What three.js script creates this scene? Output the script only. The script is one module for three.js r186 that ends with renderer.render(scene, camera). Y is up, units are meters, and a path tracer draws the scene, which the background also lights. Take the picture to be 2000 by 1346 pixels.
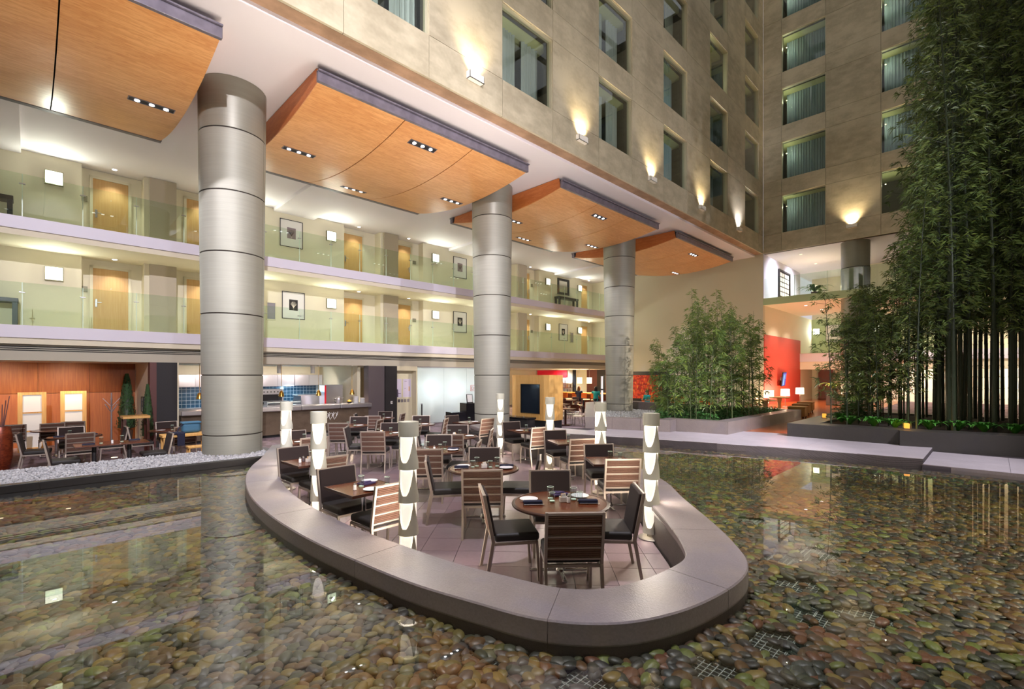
import * as THREE from 'three';
import { RoundedBoxGeometry } from 'three/addons/geometries/RoundedBoxGeometry.js';
import { mergeGeometries } from 'three/addons/utils/BufferGeometryUtils.js';
import { MarchingCubes } from 'three/addons/objects/MarchingCubes.js';
import { RectAreaLightUniformsLib } from 'three/addons/lights/RectAreaLightUniformsLib.js';

// ---------------------------------------------------------------- camera, sky, exposure, area lights
// Axes: x runs along the gallery front, -z into the gallery; the pool deck's floor is y = 0.
const scene = new THREE.Scene();
const camera = new THREE.PerspectiveCamera(2 * Math.atan(673 / 940) * 180 / Math.PI, 2000 / 1346, 0.05, 200);
camera.position.set(0, 2.1, 0);
camera.rotation.set(0, -Math.PI / 4, 0);
camera.setViewOffset(2000, 1346, 0, -60, 2000, 1346);
const renderer = new THREE.WebGLRenderer({ antialias: true });
renderer.toneMapping = THREE.LinearToneMapping;
renderer.toneMappingExposure = 1.0;
renderer.shadowMap.enabled = true;
RectAreaLightUniformsLib.init();
scene.background = new THREE.Color().setRGB(0.81, 0.76, 0.78);   // dusk over the glazed roof
scene.backgroundIntensity = 0.82;
const POWER = { gallery: 0.52, facade: 1.6, down: 0.26, lamp: 0.42, flood: 1.0, kitchen: 0.38, bar: 0.7, lounge: 0.6, room: 1.0 };
const WARM = new THREE.Color().setRGB(1, 0.80, 0.50), GREENISH = new THREE.Color().setRGB(0.95, 1, 0.84), COOL = new THREE.Color().setRGB(0.92, 0.9, 1), LAVENDER = new THREE.Color().setRGB(0.94, 0.90, 1.0), CREAM = new THREE.Color().setRGB(1, 0.87, 0.72);

// ---------------------------------------------------------------- random numbers and noise
let seed = 20240;
const rnd = () => { seed = (seed + 0x6d2b79f5) | 0; let t = Math.imul(seed ^ (seed >>> 15), 1 | seed); t = (t + Math.imul(t ^ (t >>> 7), 61 | t)) ^ t; return ((t ^ (t >>> 14)) >>> 0) / 4294967296; };
const rr = (a, b) => a + (b - a) * rnd();
const grid = new Float32Array(65536); for (let i = 0; i < 65536; i++) grid[i] = rnd();
function vnoise(x, y, px, py) {      // value noise that repeats after px, py cells
  const xi = Math.floor(x), yi = Math.floor(y); let fx = x - xi, fy = y - yi; fx = fx * fx * (3 - 2 * fx); fy = fy * fy * (3 - 2 * fy);
  const m = (a, p) => ((a % p) + p) % p, g = (a, b) => grid[(m(a, px) * 131 + m(b, py) * 7919) & 65535];
  const a = g(xi, yi), b = g(xi + 1, yi), c = g(xi, yi + 1), d = g(xi + 1, yi + 1);
  return a + (b - a) * fx + (c - a + (a - b - c + d) * fx) * fy;
}
function fbm(u, v, cx, cy, oct = 4) { let s = 0, a = 0.5, t = 0; for (let i = 0; i < oct; i++) { s += a * vnoise(u * cx, v * cy, cx, cy); t += a; a *= 0.5; cx *= 2; cy *= 2; } return s / t; }
function tex(n, fn, srgb = true, nx = n) {     // fn(u, v) -> [r, g, b] 0..1
  const d = new Uint8Array(nx * n * 4);
  for (let j = 0; j < n; j++) for (let i = 0; i < nx; i++) { const c = fn((i + 0.5) / nx, (j + 0.5) / n), o = (j * nx + i) * 4; for (let k = 0; k < 3; k++) d[o + k] = Math.max(0, Math.min(255, c[k] * 255)); d[o + 3] = 255; }
  const t = new THREE.DataTexture(d, nx, n); t.wrapS = t.wrapT = THREE.RepeatWrapping; t.magFilter = THREE.LinearFilter; t.minFilter = THREE.LinearMipmapLinearFilter; t.generateMipmaps = true;
  if (srgb) t.colorSpace = THREE.SRGBColorSpace; t.needsUpdate = true; return t;
}
const rep = (t, w, h = w) => { const c = t.clone(); c.repeat.set(1 / w, 1 / h); c.needsUpdate = true; return c; };
const lerp3 = (a, b, t) => [a[0] + (b[0] - a[0]) * t, a[1] + (b[1] - a[1]) * t, a[2] + (b[2] - a[2]) * t];
const hex = (h) => [((h >> 16) & 255) / 255, ((h >> 8) & 255) / 255, (h & 255) / 255];
const sm = (a, b, x) => { const t = Math.max(0, Math.min(1, (x - a) / (b - a))); return t * t * (3 - 2 * t); };

// ---------------------------------------------------------------- materials
const M = {};
const std = (name, o) => { const m = new THREE.MeshStandardMaterial(o); m.name = name; M[name] = m; return m; };
const phy = (name, o) => { const m = new THREE.MeshPhysicalMaterial(o); m.name = name; M[name] = m; return m; };
const woodTex = (a, b, c, fx, fy) => tex(512, (u, v) => { const w = fbm(u, v, fx, fy, 4), f = fbm(u + 0.3, v, fx * 4, fy * 2, 2), band = fbm(u, v, 3, 3, 2); return lerp3(lerp3(hex(a), hex(b), sm(0.3, 0.7, w)), hex(c), 0.5 * sm(0.45, 0.8, f) + 0.25 * sm(0.4, 0.7, band)); });
const plasterTex = tex(512, (u, v) => { const a = fbm(u, v, 4, 4, 5), b = fbm(u, v, 9, 22, 4), c = fbm(u, v, 60, 60, 2); const t = 0.55 * a + 0.35 * b + 0.1 * c; return lerp3(hex(0xa2977e), hex(0xc6bba0), sm(0.25, 0.75, t)); });
std('facade', { map: rep(plasterTex, 3.7), roughness: 0.62 });
std('facade_core', { color: 0x4a4236, roughness: 0.9 });
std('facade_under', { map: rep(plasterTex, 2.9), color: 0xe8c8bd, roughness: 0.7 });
std('ceiling_white', { color: 0xe6e0e4, roughness: 0.75 });
std('wall_cream', { color: 0xe2dac2, roughness: 0.8 });
std('wall_end', { color: 0xcfc8b2, roughness: 0.8 });
std('pilaster', { color: 0xbfb4a2, roughness: 0.8 });
std('fascia', { color: 0xdcd8e4, roughness: 0.5 });
std('bulkhead', { color: 0xb9b3a2, roughness: 0.75 });
std('slot', { color: 0x1c1a18, roughness: 0.6 });
std('frame_cream', { color: 0xd8d0b4, roughness: 0.5 });
const grainX = woodTex(0xdfa062, 0xecb274, 0xd08a4c, 6, 60), grainY = woodTex(0xb96a34, 0xcc7c40, 0xa25a2a, 70, 5), oakY = woodTex(0xd9a860, 0xe6ba74, 0xc8924c, 60, 5);
phy('soffit_wood', { map: rep(grainX, 2.6, 1.9), roughness: 0.36, clearcoat: 0.25, clearcoatRoughness: 0.3 });
std('soffit_edge', { map: rep(grainX, 2.6, 1.9), color: 0xe2b898, roughness: 0.45 });
std('joint_dark', { color: 0x2a211b, roughness: 0.8 });
std('bar_metal', { color: 0x9a96a0, metalness: 0.4, roughness: 0.34, map: rep(tex(256, (u, v) => { const t = fbm(u, v, 8, 8, 4); return lerp3(hex(0xa9a5ad), hex(0xdcd8de), t); }), 1.1) });
const brushed = tex(512, (u, v) => { const t = fbm(u, v, 3, 200, 3), c = fbm(u, v, 4, 4, 3); return lerp3(hex(0xc9c9c4), hex(0xe2e2de), 0.5 * t + 0.5 * c); });
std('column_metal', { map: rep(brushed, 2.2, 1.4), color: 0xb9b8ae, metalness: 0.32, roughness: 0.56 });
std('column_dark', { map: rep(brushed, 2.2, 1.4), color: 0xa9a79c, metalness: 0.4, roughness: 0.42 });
std('wall_wood', { map: rep(grainY, 1.5, 2.6), color: 0xcfc6ac, roughness: 0.5 });
std('oak', { map: rep(oakY, 1.1, 2.2), roughness: 0.45 });
std('oak_table', { map: rep(oakY, 0.8, 0.8), roughness: 0.4 });
std('door_wood', { map: rep(tex(256, (u, v) => { const w = fbm(u, v, 50, 5, 3); return lerp3(hex(0xd9b070), hex(0xe8c88e), w); }), 0.9, 2.1), color: 0xe2d8cc, roughness: 0.42 });
std('brown_wood', { map: rep(grainY, 0.8, 0.9), color: 0x9a6a4a, roughness: 0.35 });
std('dark_wood', { map: rep(grainY, 0.6, 0.9), color: 0x5c3c30, roughness: 0.35 });
std('table_wood', { map: rep(grainX, 0.9, 0.7), color: 0x6b4c42, roughness: 0.22 });
std('table_edge', { color: 0x3a2018, roughness: 0.3 });
phy('floor_wood', { map: rep(grainX, 1.6, 1.2), color: 0xd89a70, roughness: 0.16, clearcoat: 0.5, clearcoatRoughness: 0.1 });
std('maroon', { color: 0x5a2f2a, roughness: 0.5 });
std('black_panel', { color: 0x1d1a1c, roughness: 0.6 });
std('grey_panel', { color: 0x5a5052, roughness: 0.5 });
std('black_gloss', { color: 0x15151a, roughness: 0.18 });
std('screen_dark', { color: 0x202a36, roughness: 0.12, metalness: 0.1 });
std('steel', { color: 0xc4c2c6, metalness: 0.9, roughness: 0.3 });
std('steel_dull', { color: 0x9c979c, metalness: 0.75, roughness: 0.45 });
std('counter_front', { map: rep(plasterTex, 2.0), color: 0x8a7d7a, roughness: 0.4, metalness: 0.3 });
std('tile_blue', { color: 0x24455c, roughness: 0.15 });
std('grout', { color: 0xaab9bf, roughness: 0.7 });
std('brass', { color: 0xc79a4a, metalness: 0.95, roughness: 0.25 });
std('chrome', { color: 0xd8d8da, metalness: 1.0, roughness: 0.12 });
std('chair_metal', { color: 0xa3968b, metalness: 0.55, roughness: 0.42 });
const weave = tex(128, (u, v) => { const t = 0.5 + 0.5 * Math.sin(u * 2 * Math.PI * 16) * Math.sin(v * 2 * Math.PI * 16), n = fbm(u, v, 16, 16, 2); return lerp3(hex(0x6a5a54), hex(0x9a8a82), 0.6 * t + 0.4 * n); });
std('chair_rib', { map: rep(weave, 0.10), color: 0xc8a898, roughness: 0.85 });
std('chair_seat', { color: 0x201b19, roughness: 0.6 });
std('chair_pad', { color: 0x2b1f1c, roughness: 0.95 });
std('white_gloss', { color: 0xf2f0ee, roughness: 0.2 });
std('lamp_shell', { color: 0xc9c8b8, roughness: 0.6 });
std('lamp_base', { color: 0xa59e92, metalness: 0.6, roughness: 0.4 });
std('lamp_glow', { color: 0xffffff, roughness: 0.9, emissive: new THREE.Color().setRGB(1, 0.84, 0.70), emissiveIntensity: 0.85 });
std('sconce_glow', { color: 0xffffff, roughness: 0.9, emissive: new THREE.Color().setRGB(0.95, 1, 0.72), emissiveIntensity: 2.2 });
std('sconce_frame', { color: 0x8a8672, roughness: 0.5, metalness: 0.3 });
std('spot_glow', { color: 0xffffff, emissive: new THREE.Color().setRGB(0.95, 0.95, 1), emissiveIntensity: 8 });
std('wall_lamp_white', { color: 0xf2ece0, roughness: 0.5 });
std('warm_glow', { color: 0xffffff, emissive: new THREE.Color().setRGB(1, 0.82, 0.5), emissiveIntensity: 3 });
std('shade_glow', { color: 0xfff2da, roughness: 0.9, emissive: new THREE.Color().setRGB(1, 0.88, 0.66), emissiveIntensity: 1.5 });
std('candle_glow', { color: 0xff9a30, roughness: 0.4, emissive: new THREE.Color().setRGB(1, 0.42, 0.06), emissiveIntensity: 1.4 });
std('tv_glow', { color: 0x111111, roughness: 0.2, emissive: 0xffffff, emissiveIntensity: 1.0 });
phy('glass_rail', { color: new THREE.Color().setRGB(0.89, 0.953, 0.905), transmission: 1, thickness: 0, roughness: 0, ior: 1.5 });
phy('glass_clear', { color: 0xf4f8f8, transmission: 1, thickness: 0, roughness: 0.02, ior: 1.6 });
phy('glass_window', { color: new THREE.Color().setRGB(0.90, 0.94, 0.92), transmission: 1, thickness: 0, roughness: 0, ior: 1.5 });
phy('glass_frost', { color: 0xe8eef0, transmission: 0.75, thickness: 0, roughness: 0.75, ior: 1.3 });
std('glass_edge', { color: 0xcfe6d0, roughness: 0.3 });
phy('water', { color: new THREE.Color().setRGB(0.86, 0.88, 0.84), transmission: 1, thickness: 0, roughness: 0, ior: 1.7 });
const stoneTex = tex(512, (u, v) => { const a = fbm(u, v, 5, 5, 4), s = fbm(u, v, 128, 128, 2), c = fbm(u + 0.4, v + 0.2, 4, 4, 3); const base = lerp3(hex(0x706866), hex(0x928886), 0.6 * a + 0.4 * s); return lerp3(base, hex(0x6a6a88), 0.18 * sm(0.5, 0.75, c)); });
const stoneBump = tex(256, (u, v) => { const s = fbm(u, v, 64, 64, 3); return [s, s, s]; }, false);
phy('coping', { map: rep(stoneTex, 1.6), roughness: 0.4, bumpMap: rep(stoneBump, 0.5), bumpScale: 0.002, clearcoat: 0.15, clearcoatRoughness: 0.35 });
std('curb_wall', { map: rep(stoneTex, 0.9), color: 0x9a948c, roughness: 0.55, bumpMap: rep(stoneBump, 0.3), bumpScale: 0.003 });
std('black_stone', { map: rep(stoneTex, 1.2), color: 0x3a3838, roughness: 0.35 });
std('walk_stone', { map: rep(tex(512, (u, v) => { const a = fbm(u, v, 5, 5, 4), s = fbm(u, v, 100, 100, 2); return lerp3(hex(0x8f898e), hex(0xb4acb2), 0.6 * a + 0.4 * s); }), 1.9), color: 0xffffff, roughness: 0.38 });
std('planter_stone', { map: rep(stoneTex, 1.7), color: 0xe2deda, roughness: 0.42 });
std('planter_dark', { map: rep(stoneTex, 1.7), color: 0x6e706c, roughness: 0.45 });
const tileTex = tex(256, (u, v) => { const a = fbm(u, v, 3, 3, 4), s = fbm(u, v, 48, 48, 2); return lerp3(hex(0x705f63), hex(0x88777b), 0.6 * a + 0.4 * s); });
for (let i = 0; i < 4; i++) phy('deck_tile_' + 'abcd'[i], { map: rep(tileTex, 1.1 + 0.13 * i), color: [0xffffff, 0xf0ecea, 0xf8eeee, 0xe6e2e6][i], roughness: 0.3, clearcoat: 0.35, clearcoatRoughness: 0.12 });
std('grout_dark', { color: 0x383034, roughness: 0.8 });
std('carpet', { map: rep(tex(512, (u, v) => { const a = fbm(u, v, 7, 7, 3), b = fbm(u, v, 40, 12, 2), s = sm(0.46, 0.54, a); return lerp3(lerp3(hex(0x6a5a5c), hex(0x86747a), s), hex(0x55464a), 0.4 * sm(0.55, 0.7, b)); }), 2.6), roughness: 0.85 });
std('gravel', { color: 0xffffff, roughness: 0.7 });
std('gravel_bed', { color: 0x6a6866, roughness: 0.9 });
std('pool_floor', { color: 0x0e0f0c, roughness: 0.8 });
std('pebble', { color: 0xffffff, roughness: 0.45 });
std('lattice', { color: 0x9aa29c, roughness: 0.6 });
std('soil', { color: 0x2a221b, roughness: 1 });
std('curtain', { color: 0xb4b8b0, roughness: 0.9, side: THREE.DoubleSide });
std('curtain_blue', { color: 0xa4b6bc, roughness: 0.9, side: THREE.DoubleSide });
std('curtain_warm', { color: 0xc9bf7a, roughness: 0.9, side: THREE.DoubleSide });
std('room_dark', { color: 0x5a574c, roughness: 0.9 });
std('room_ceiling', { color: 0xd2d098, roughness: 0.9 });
std('window_frame', { color: 0xcfc6a8, roughness: 0.4, metalness: 0.3 });
std('red_wall', { color: 0xc23a28, roughness: 0.55 });
std('red_panel', { color: 0xc01822, roughness: 0.4, emissive: new THREE.Color().setRGB(0.5, 0.01, 0.02), emissiveIntensity: 0.5 });
std('green_wall', { color: 0xb7c79c, roughness: 0.8 });
std('lavender_wall', { color: 0xd9d6e6, roughness: 0.8 });
std('tan_fabric', { color: 0xb98a52, roughness: 0.9 });
std('orange_fabric', { color: 0xd0641c, roughness: 0.8 });
std('cream_fabric', { color: 0xd8ccb0, roughness: 0.9 });
std('navy_cloth', { color: 0x1c1d33, roughness: 0.9 });
std('purple_cloth', { color: 0x3b2f55, roughness: 0.9 });
std('paper_white', { color: 0xe9e7e2, roughness: 0.8 });
std('yellow_packet', { color: 0xe0a92a, roughness: 0.6 });
std('frame_black', { color: 0x1b1a1a, roughness: 0.4 });
std('table_console', { color: 0x23282c, roughness: 0.35 });
std('mirror', { color: 0xdfe3dc, metalness: 1, roughness: 0.04 });
std('leaf', { color: 0xffffff, vertexColors: true, roughness: 0.38, side: THREE.DoubleSide });
std('culm', { color: 0x3d4a24, roughness: 0.5 });
std('culm_dark', { color: 0x27331f, roughness: 0.5 });
std('hosta_leaf', { color: 0x3f7a2a, roughness: 0.45, side: THREE.DoubleSide });
std('cypress', { color: 0x3c5a34, roughness: 0.9, side: THREE.DoubleSide });
std('pot_brown', { color: 0x54392a, roughness: 0.5 });
std('copper', { map: rep(woodTex(0x7a3018, 0x9a4524, 0x55200f, 6, 40), 0.6), roughness: 0.35, metalness: 0.3 });
std('blue_bag', { color: 0x3d6a86, roughness: 0.7 });
std('skin', { color: 0xc69478, roughness: 0.6 });
std('cord_black', { color: 0x111111, roughness: 0.5 });
std('plastic_white', { color: 0xe8e6e0, roughness: 0.4 });
std('hair_brown', { color: 0x8a5424, roughness: 0.7 });
std('navy_top', { color: 0x1c2440, roughness: 0.8 });
std('teal_top', { color: 0x0f8f90, roughness: 0.8 });
std('bottle_glass', { color: 0x5a4630, roughness: 0.12, metalness: 0.1 });
std('roof_steel', { color: 0x8a8880, roughness: 0.5 });

// ---------------------------------------------------------------- building blocks
const used = new Map();
const numbered = (n) => { const k = used.get(n) ?? 0; used.set(n, k + 1); return k ? n + '_' + String(k).padStart(3, '0') : n; };
const shade = (o) => { o.castShadow = o.receiveShadow = true; return o; };
function thing(name, label, category, [x, y, z] = [0, 0, 0], turn = 0, group) {
  const o = new THREE.Group(); o.name = numbered(name); o.position.set(x, y, z); o.rotation.y = turn; scene.add(o);
  o.userData = { label, category }; if (group) o.userData.group = group; return o;
}
const part = (parent, name, geo, mat, label) => { const m = shade(new THREE.Mesh(geo, mat)); m.name = name; if (label) m.userData.label = label; parent.add(m); return m; };
function solid(name, label, category, geo, mat, group, at) { const m = shade(new THREE.Mesh(geo, mat)); m.name = numbered(name); m.userData = { label, category }; if (group) m.userData.group = group; if (at) m.position.set(...at); scene.add(m); return m; }
function struct(name, geo, mat) { const m = geo ? shade(new THREE.Mesh(geo, mat)) : new THREE.Group(); m.name = name; m.userData = { kind: 'structure' }; scene.add(m); return m; }
function dup(src, [x, y, z], turn = 0, label, group) {
  const c = src.clone(); c.name = numbered(src.name.replace(/_\d{3}$/, '')); c.position.set(x, y, z); c.rotation.y = turn; c.userData = { ...src.userData };
  if (label) c.userData.label = label; if (group) c.userData.group = group; scene.add(c); return c;
}
function uvm(g) {      // texture coordinates in metres, by the direction a face looks in
  g = g.index ? g.toNonIndexed() : g; const p = g.attributes.position, n = g.attributes.normal, uv = new Float32Array(p.count * 2);
  for (let i = 0; i < p.count; i += 3) {
    const nx = Math.abs(n.getX(i) + n.getX(i + 1) + n.getX(i + 2)), ny = Math.abs(n.getY(i) + n.getY(i + 1) + n.getY(i + 2)), nz = Math.abs(n.getZ(i) + n.getZ(i + 1) + n.getZ(i + 2));
    for (let k = i; k < i + 3; k++) { const [a, b] = ny >= nx && ny >= nz ? [p.getX(k), p.getZ(k)] : nx > nz ? [p.getZ(k), p.getY(k)] : [p.getX(k), p.getY(k)]; uv[k * 2] = a; uv[k * 2 + 1] = b; }
  }
  g.setAttribute('uv', new THREE.BufferAttribute(uv, 2)); return g;
}
const box = (w, h, d, x = 0, y = 0, z = 0) => uvm(new THREE.BoxGeometry(w, h, d).translate(x, y, z));
const span = (x0, x1, y0, y1, z0, z1) => box(Math.abs(x1 - x0), Math.abs(y1 - y0), Math.abs(z1 - z0), (x0 + x1) / 2, (y0 + y1) / 2, (z0 + z1) / 2);
const rbox = (w, h, d, r = 0.01, x = 0, y = 0, z = 0, seg = 1) => uvm(new RoundedBoxGeometry(w, h, d, seg, Math.min(r, w / 2.01, h / 2.01, d / 2.01)).translate(x, y, z));
const rspan = (x0, x1, y0, y1, z0, z1, r = 0.01) => rbox(Math.abs(x1 - x0), Math.abs(y1 - y0), Math.abs(z1 - z0), r, (x0 + x1) / 2, (y0 + y1) / 2, (z0 + z1) / 2);
const cyl = (r0, r1, h, x = 0, y = 0, z = 0, seg = 24, open = false) => new THREE.CylinderGeometry(r1, r0, h, seg, 1, open).translate(x, y + h / 2, z);   // r0 below, r1 above
const lathe = (pts, seg = 24) => new THREE.LatheGeometry(pts.map((p) => new THREE.Vector2(p[0], p[1])), seg);
const tube = (pts, r, seg = 12, rs = 6) => new THREE.TubeGeometry(new THREE.CatmullRomCurve3(pts.map((p) => new THREE.Vector3(...p))), seg, r, rs, false);
function merge(list) { const L = list.map((g) => { g = g.index ? g.toNonIndexed() : g.clone(); for (const k of Object.keys(g.attributes)) if (!['position', 'normal', 'uv'].includes(k)) g.deleteAttribute(k); if (!g.attributes.uv) uvm(g); return g; }); return mergeGeometries(L); }
function bar(a, b, w, d = w) { const A = new THREE.Vector3(...a), B = new THREE.Vector3(...b), l = A.distanceTo(B); const g = new THREE.BoxGeometry(w, l, d); const q = new THREE.Quaternion().setFromUnitVectors(new THREE.Vector3(0, 1, 0), B.clone().sub(A).normalize()); g.applyQuaternion(q).translate((A.x + B.x) / 2, (A.y + B.y) / 2, (A.z + B.z) / 2); return uvm(g); }
const extrude = (pts, depth, bevel = 0, holes = []) => { const s = new THREE.Shape(pts.map((p) => new THREE.Vector2(p[0], p[1]))); for (const h of holes) s.holes.push(new THREE.Path(h.map((p) => new THREE.Vector2(p[0], p[1])))); return new THREE.ExtrudeGeometry(s, { depth, bevelEnabled: bevel > 0, bevelSize: bevel, bevelThickness: bevel, bevelSegments: 1, curveSegments: 8 }); };
// a slab whose outline is given in (x, z); its top lies at y
function slab(pts, y, thick, holes = []) { const g = extrude(pts.map(([x, z]) => [x, -z]), thick, 0, holes.map((h) => h.map(([x, z]) => [x, -z]))); g.rotateX(-Math.PI / 2).translate(0, y - thick, 0); return uvm(g); }
const inside = (pts, x, z) => { let c = false; for (let i = 0, j = pts.length - 1; i < pts.length; j = i++) { const [a, b] = pts[i], [p, q] = pts[j]; if (b > z !== q > z && x < ((p - a) * (z - b)) / (q - b) + a) c = !c; } return c; };
function light(o, [x, y, z], parent = scene) { o.position.set(x, y, z); o.castShadow = true; if (o.shadow) { o.shadow.mapSize.set(512, 512); o.shadow.bias = -0.001; } parent.add(o); return o; }
function spot(color, power, [x, y, z], [tx, ty, tz], angle, penumbra = 0.6, size = 2) { const s = new THREE.SpotLight(color, power, 0, angle, penumbra, 2); light(s, [x, y, z]); s.name = 'spot_light'; s.shadow.radius = size; s.target.position.set(tx, ty, tz); scene.add(s.target); s.target.name = 'spot_target'; return s; }
function point(color, power, at, size = 2) { const p = light(new THREE.PointLight(color, power, 0, 2), at); p.name = 'point_light'; p.shadow.radius = size; return p; }
// a spot light and the small recessed lamp added to house it
function addedCanSpot([x, y, z], to, color, power, angle, label) { const c = thing('can_light', label, 'ceiling light', [x, y, z]); part(c, 'rim', lathe([[0.06, 0], [0.1, -0.01], [0.105, 0]], 20), M.plastic_white); part(c, 'lamp', cyl(0.06, 0.06, 0.006, 0, -0.006, 0, 16), M.warm_glow); spot(color, power, [x, y - 0.03, z], to, angle, 0.8, 2); }
function area(color, power, w, h, at, to) { const a = new THREE.RectAreaLight(color, power, w, h); a.name = 'area_light'; a.position.set(...at); scene.add(a); a.lookAt(...to); return a; }

// ---------------------------------------------------------------- the shell: facades, ceiling, roof
const ZF = -9.05, XR = 28.8, TOP = 24.4, CEIL = 8.75;
const eye = (x, y, z) => { const d = (x - z) * Math.SQRT1_2; return d < 0.3 ? null : [1000 + 940 * (x + z) * Math.SQRT1_2 / d, 733 - 940 * (y - 2.1) / d, d]; };
const seen = (x, y, z, m = 250) => { const e = eye(x, y, z); return !!e && e[0] > -m && e[0] < 2000 + m && e[1] > -m && e[1] < 1346 + m; };
const rows = [0, 1, 2, 3, 4].map((n) => 9.82 + 2.9 * n), WH = 2.04;
function wavy(w, h, folds, amp = 0.03) { const g = new THREE.PlaneGeometry(w, h, folds * 6, 1), p = g.attributes.position; for (let i = 0; i < p.count; i++) { const u = p.getX(i) / w * folds * 2 * Math.PI; p.setZ(i, amp * (Math.sin(u) + 0.35 * Math.sin(2.3 * u + 1))); } g.computeVertexNormals(); return uvm(g.toNonIndexed()); }
const curtains = [wavy(1.15, 2.3, 9), wavy(1.0, 2.3, 8), wavy(0.7, 2.3, 5, 0.035), wavy(2.05, 2.3, 16)];
let windowCount = 0;
function facade(name, place, turn, u0, u1, starts, ww, look) {
  const ys = [8.85]; for (const s of rows) ys.push(s, s + WH); ys.push(TOP);
  const us = [u0]; for (const s of starts) us.push(s, s + ww); us.push(u1);
  const core = [], panels = [], toWorld = new THREE.Matrix4().makeRotationY(turn).setPosition(...place), v = new THREE.Vector3();
  for (let i = 0; i < us.length - 1; i++) for (let j = 0; j < ys.length - 1; j++) {
    if (i % 2 && j % 2) continue;
    core.push(span(us[i], us[i + 1], ys[j], ys[j + 1], -0.36, -0.06));
    v.set((us[i] + us[i + 1]) / 2, (ys[j] + ys[j + 1]) / 2, 0).applyMatrix4(toWorld);
    if (seen(v.x, v.y, v.z, 700)) { const g = span(us[i] + 0.006, us[i + 1] - 0.006, ys[j] + (j ? 0.006 : 0), ys[j + 1] - 0.006, -0.065, 0); const a = g.attributes.uv; const ox = rnd() * 3, oy = rnd() * 3; for (let k = 0; k < a.count; k++) a.setXY(k, a.getX(k) + ox * 0.1, a.getY(k) + oy * 0.1); panels.push(g); } else core.push(span(us[i], us[i + 1], ys[j], ys[j + 1], -0.07, 0));
  }
  const wall = struct(name, merge(core), M.facade_core); wall.position.set(...place); wall.rotation.y = turn;
  for (const g of panels) part(wall, 'facade_panel', g, M.facade);
  starts.forEach((s, c) => rows.forEach((y, r) => {
    v.set(s + ww / 2, y + WH / 2, 0).applyMatrix4(toWorld);
    if (!seen(v.x, v.y, v.z, 220)) return;
    const w = struct('window_' + ++windowCount, null); w.position.copy(v); w.rotation.y = turn;
    const a = ww / 2, b = WH / 2, f = 0.022;
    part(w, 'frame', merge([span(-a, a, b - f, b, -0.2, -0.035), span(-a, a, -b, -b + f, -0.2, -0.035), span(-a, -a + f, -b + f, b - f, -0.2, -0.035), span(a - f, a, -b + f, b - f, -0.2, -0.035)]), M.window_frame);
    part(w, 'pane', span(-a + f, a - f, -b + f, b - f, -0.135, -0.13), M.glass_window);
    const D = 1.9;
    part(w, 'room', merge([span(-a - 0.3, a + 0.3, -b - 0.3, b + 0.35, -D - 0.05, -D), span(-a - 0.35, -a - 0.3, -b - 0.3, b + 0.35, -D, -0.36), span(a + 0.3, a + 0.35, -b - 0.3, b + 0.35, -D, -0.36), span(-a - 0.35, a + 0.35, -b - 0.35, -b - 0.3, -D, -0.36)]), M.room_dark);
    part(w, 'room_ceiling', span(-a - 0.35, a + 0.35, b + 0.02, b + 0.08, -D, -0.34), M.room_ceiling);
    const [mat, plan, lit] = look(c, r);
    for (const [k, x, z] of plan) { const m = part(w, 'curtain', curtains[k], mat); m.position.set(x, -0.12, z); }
    if (lit) { const q = v.clone().set(s + 0.12, y + WH - 0.5, -0.5).applyMatrix4(toWorld); const l = part(w, 'added_lamp', cyl(0.03, 0.03, 0.03, 0, -0.015, 0, 12), M.warm_glow); l.position.set(-a + 0.12, b - 0.5, -0.5); point(new THREE.Color().setRGB(0.97, 1, 0.72), lit * POWER.room, [q.x, q.y, q.z], 1.5); }  // small lamp added before the curtain to brighten lintel and curtain
  }));
  return wall;
}
facade('wall_front', [0, 0, ZF], 0, -9, XR, [-2, -1, 0, 1, 2, 3, 4].map((k) => 8.7 + 4.34 * k), 2.03,
  (c, r) => (c === 5 && r === 2 ? [M.curtain_warm, [[1, -0.5, -0.8], [2, 0.65, -0.8]], 1.6] : c >= 4 && r < 2 ? [M.curtain_blue, [[0, -0.5, -0.75], [1, 0.6, -0.75]], 0.2] : [M.curtain, [[0, -0.45, -0.7], [2, 0.75, -0.7]], 0.13]));
facade('wall_right', [XR, 0, 0], -Math.PI / 2, ZF, 9, [0, 1, 2, 3].map((k) => -8.13 + 4.32 * k), 2.06,
  (c, r) => (c === 1 && r === 0 ? [M.curtain, [[2, 0.6, -0.9]], 0.7] : [M.curtain_blue, [[3, 0, -0.95]], 0.55]));
struct('wall_left', span(-9.3, -9, -0.5, TOP, -21, 9.3), M.wall_cream);
struct('wall_rear', span(-9.3, 40, -0.5, TOP, 9, 9.3), M.wall_cream);
struct('ceiling', merge([span(-9, XR, CEIL, CEIL + 0.3, -21.2, ZF - 0.41), span(-9, XR, 8.85, 9.0, ZF - 0.41, ZF - 0.07)]), M.ceiling_white);
part(scene.getObjectByName('ceiling'), 'beam_underside', span(-9, XR, 8.848, 8.85, ZF - 0.41, ZF - 0.065), M.facade_under);
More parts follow.
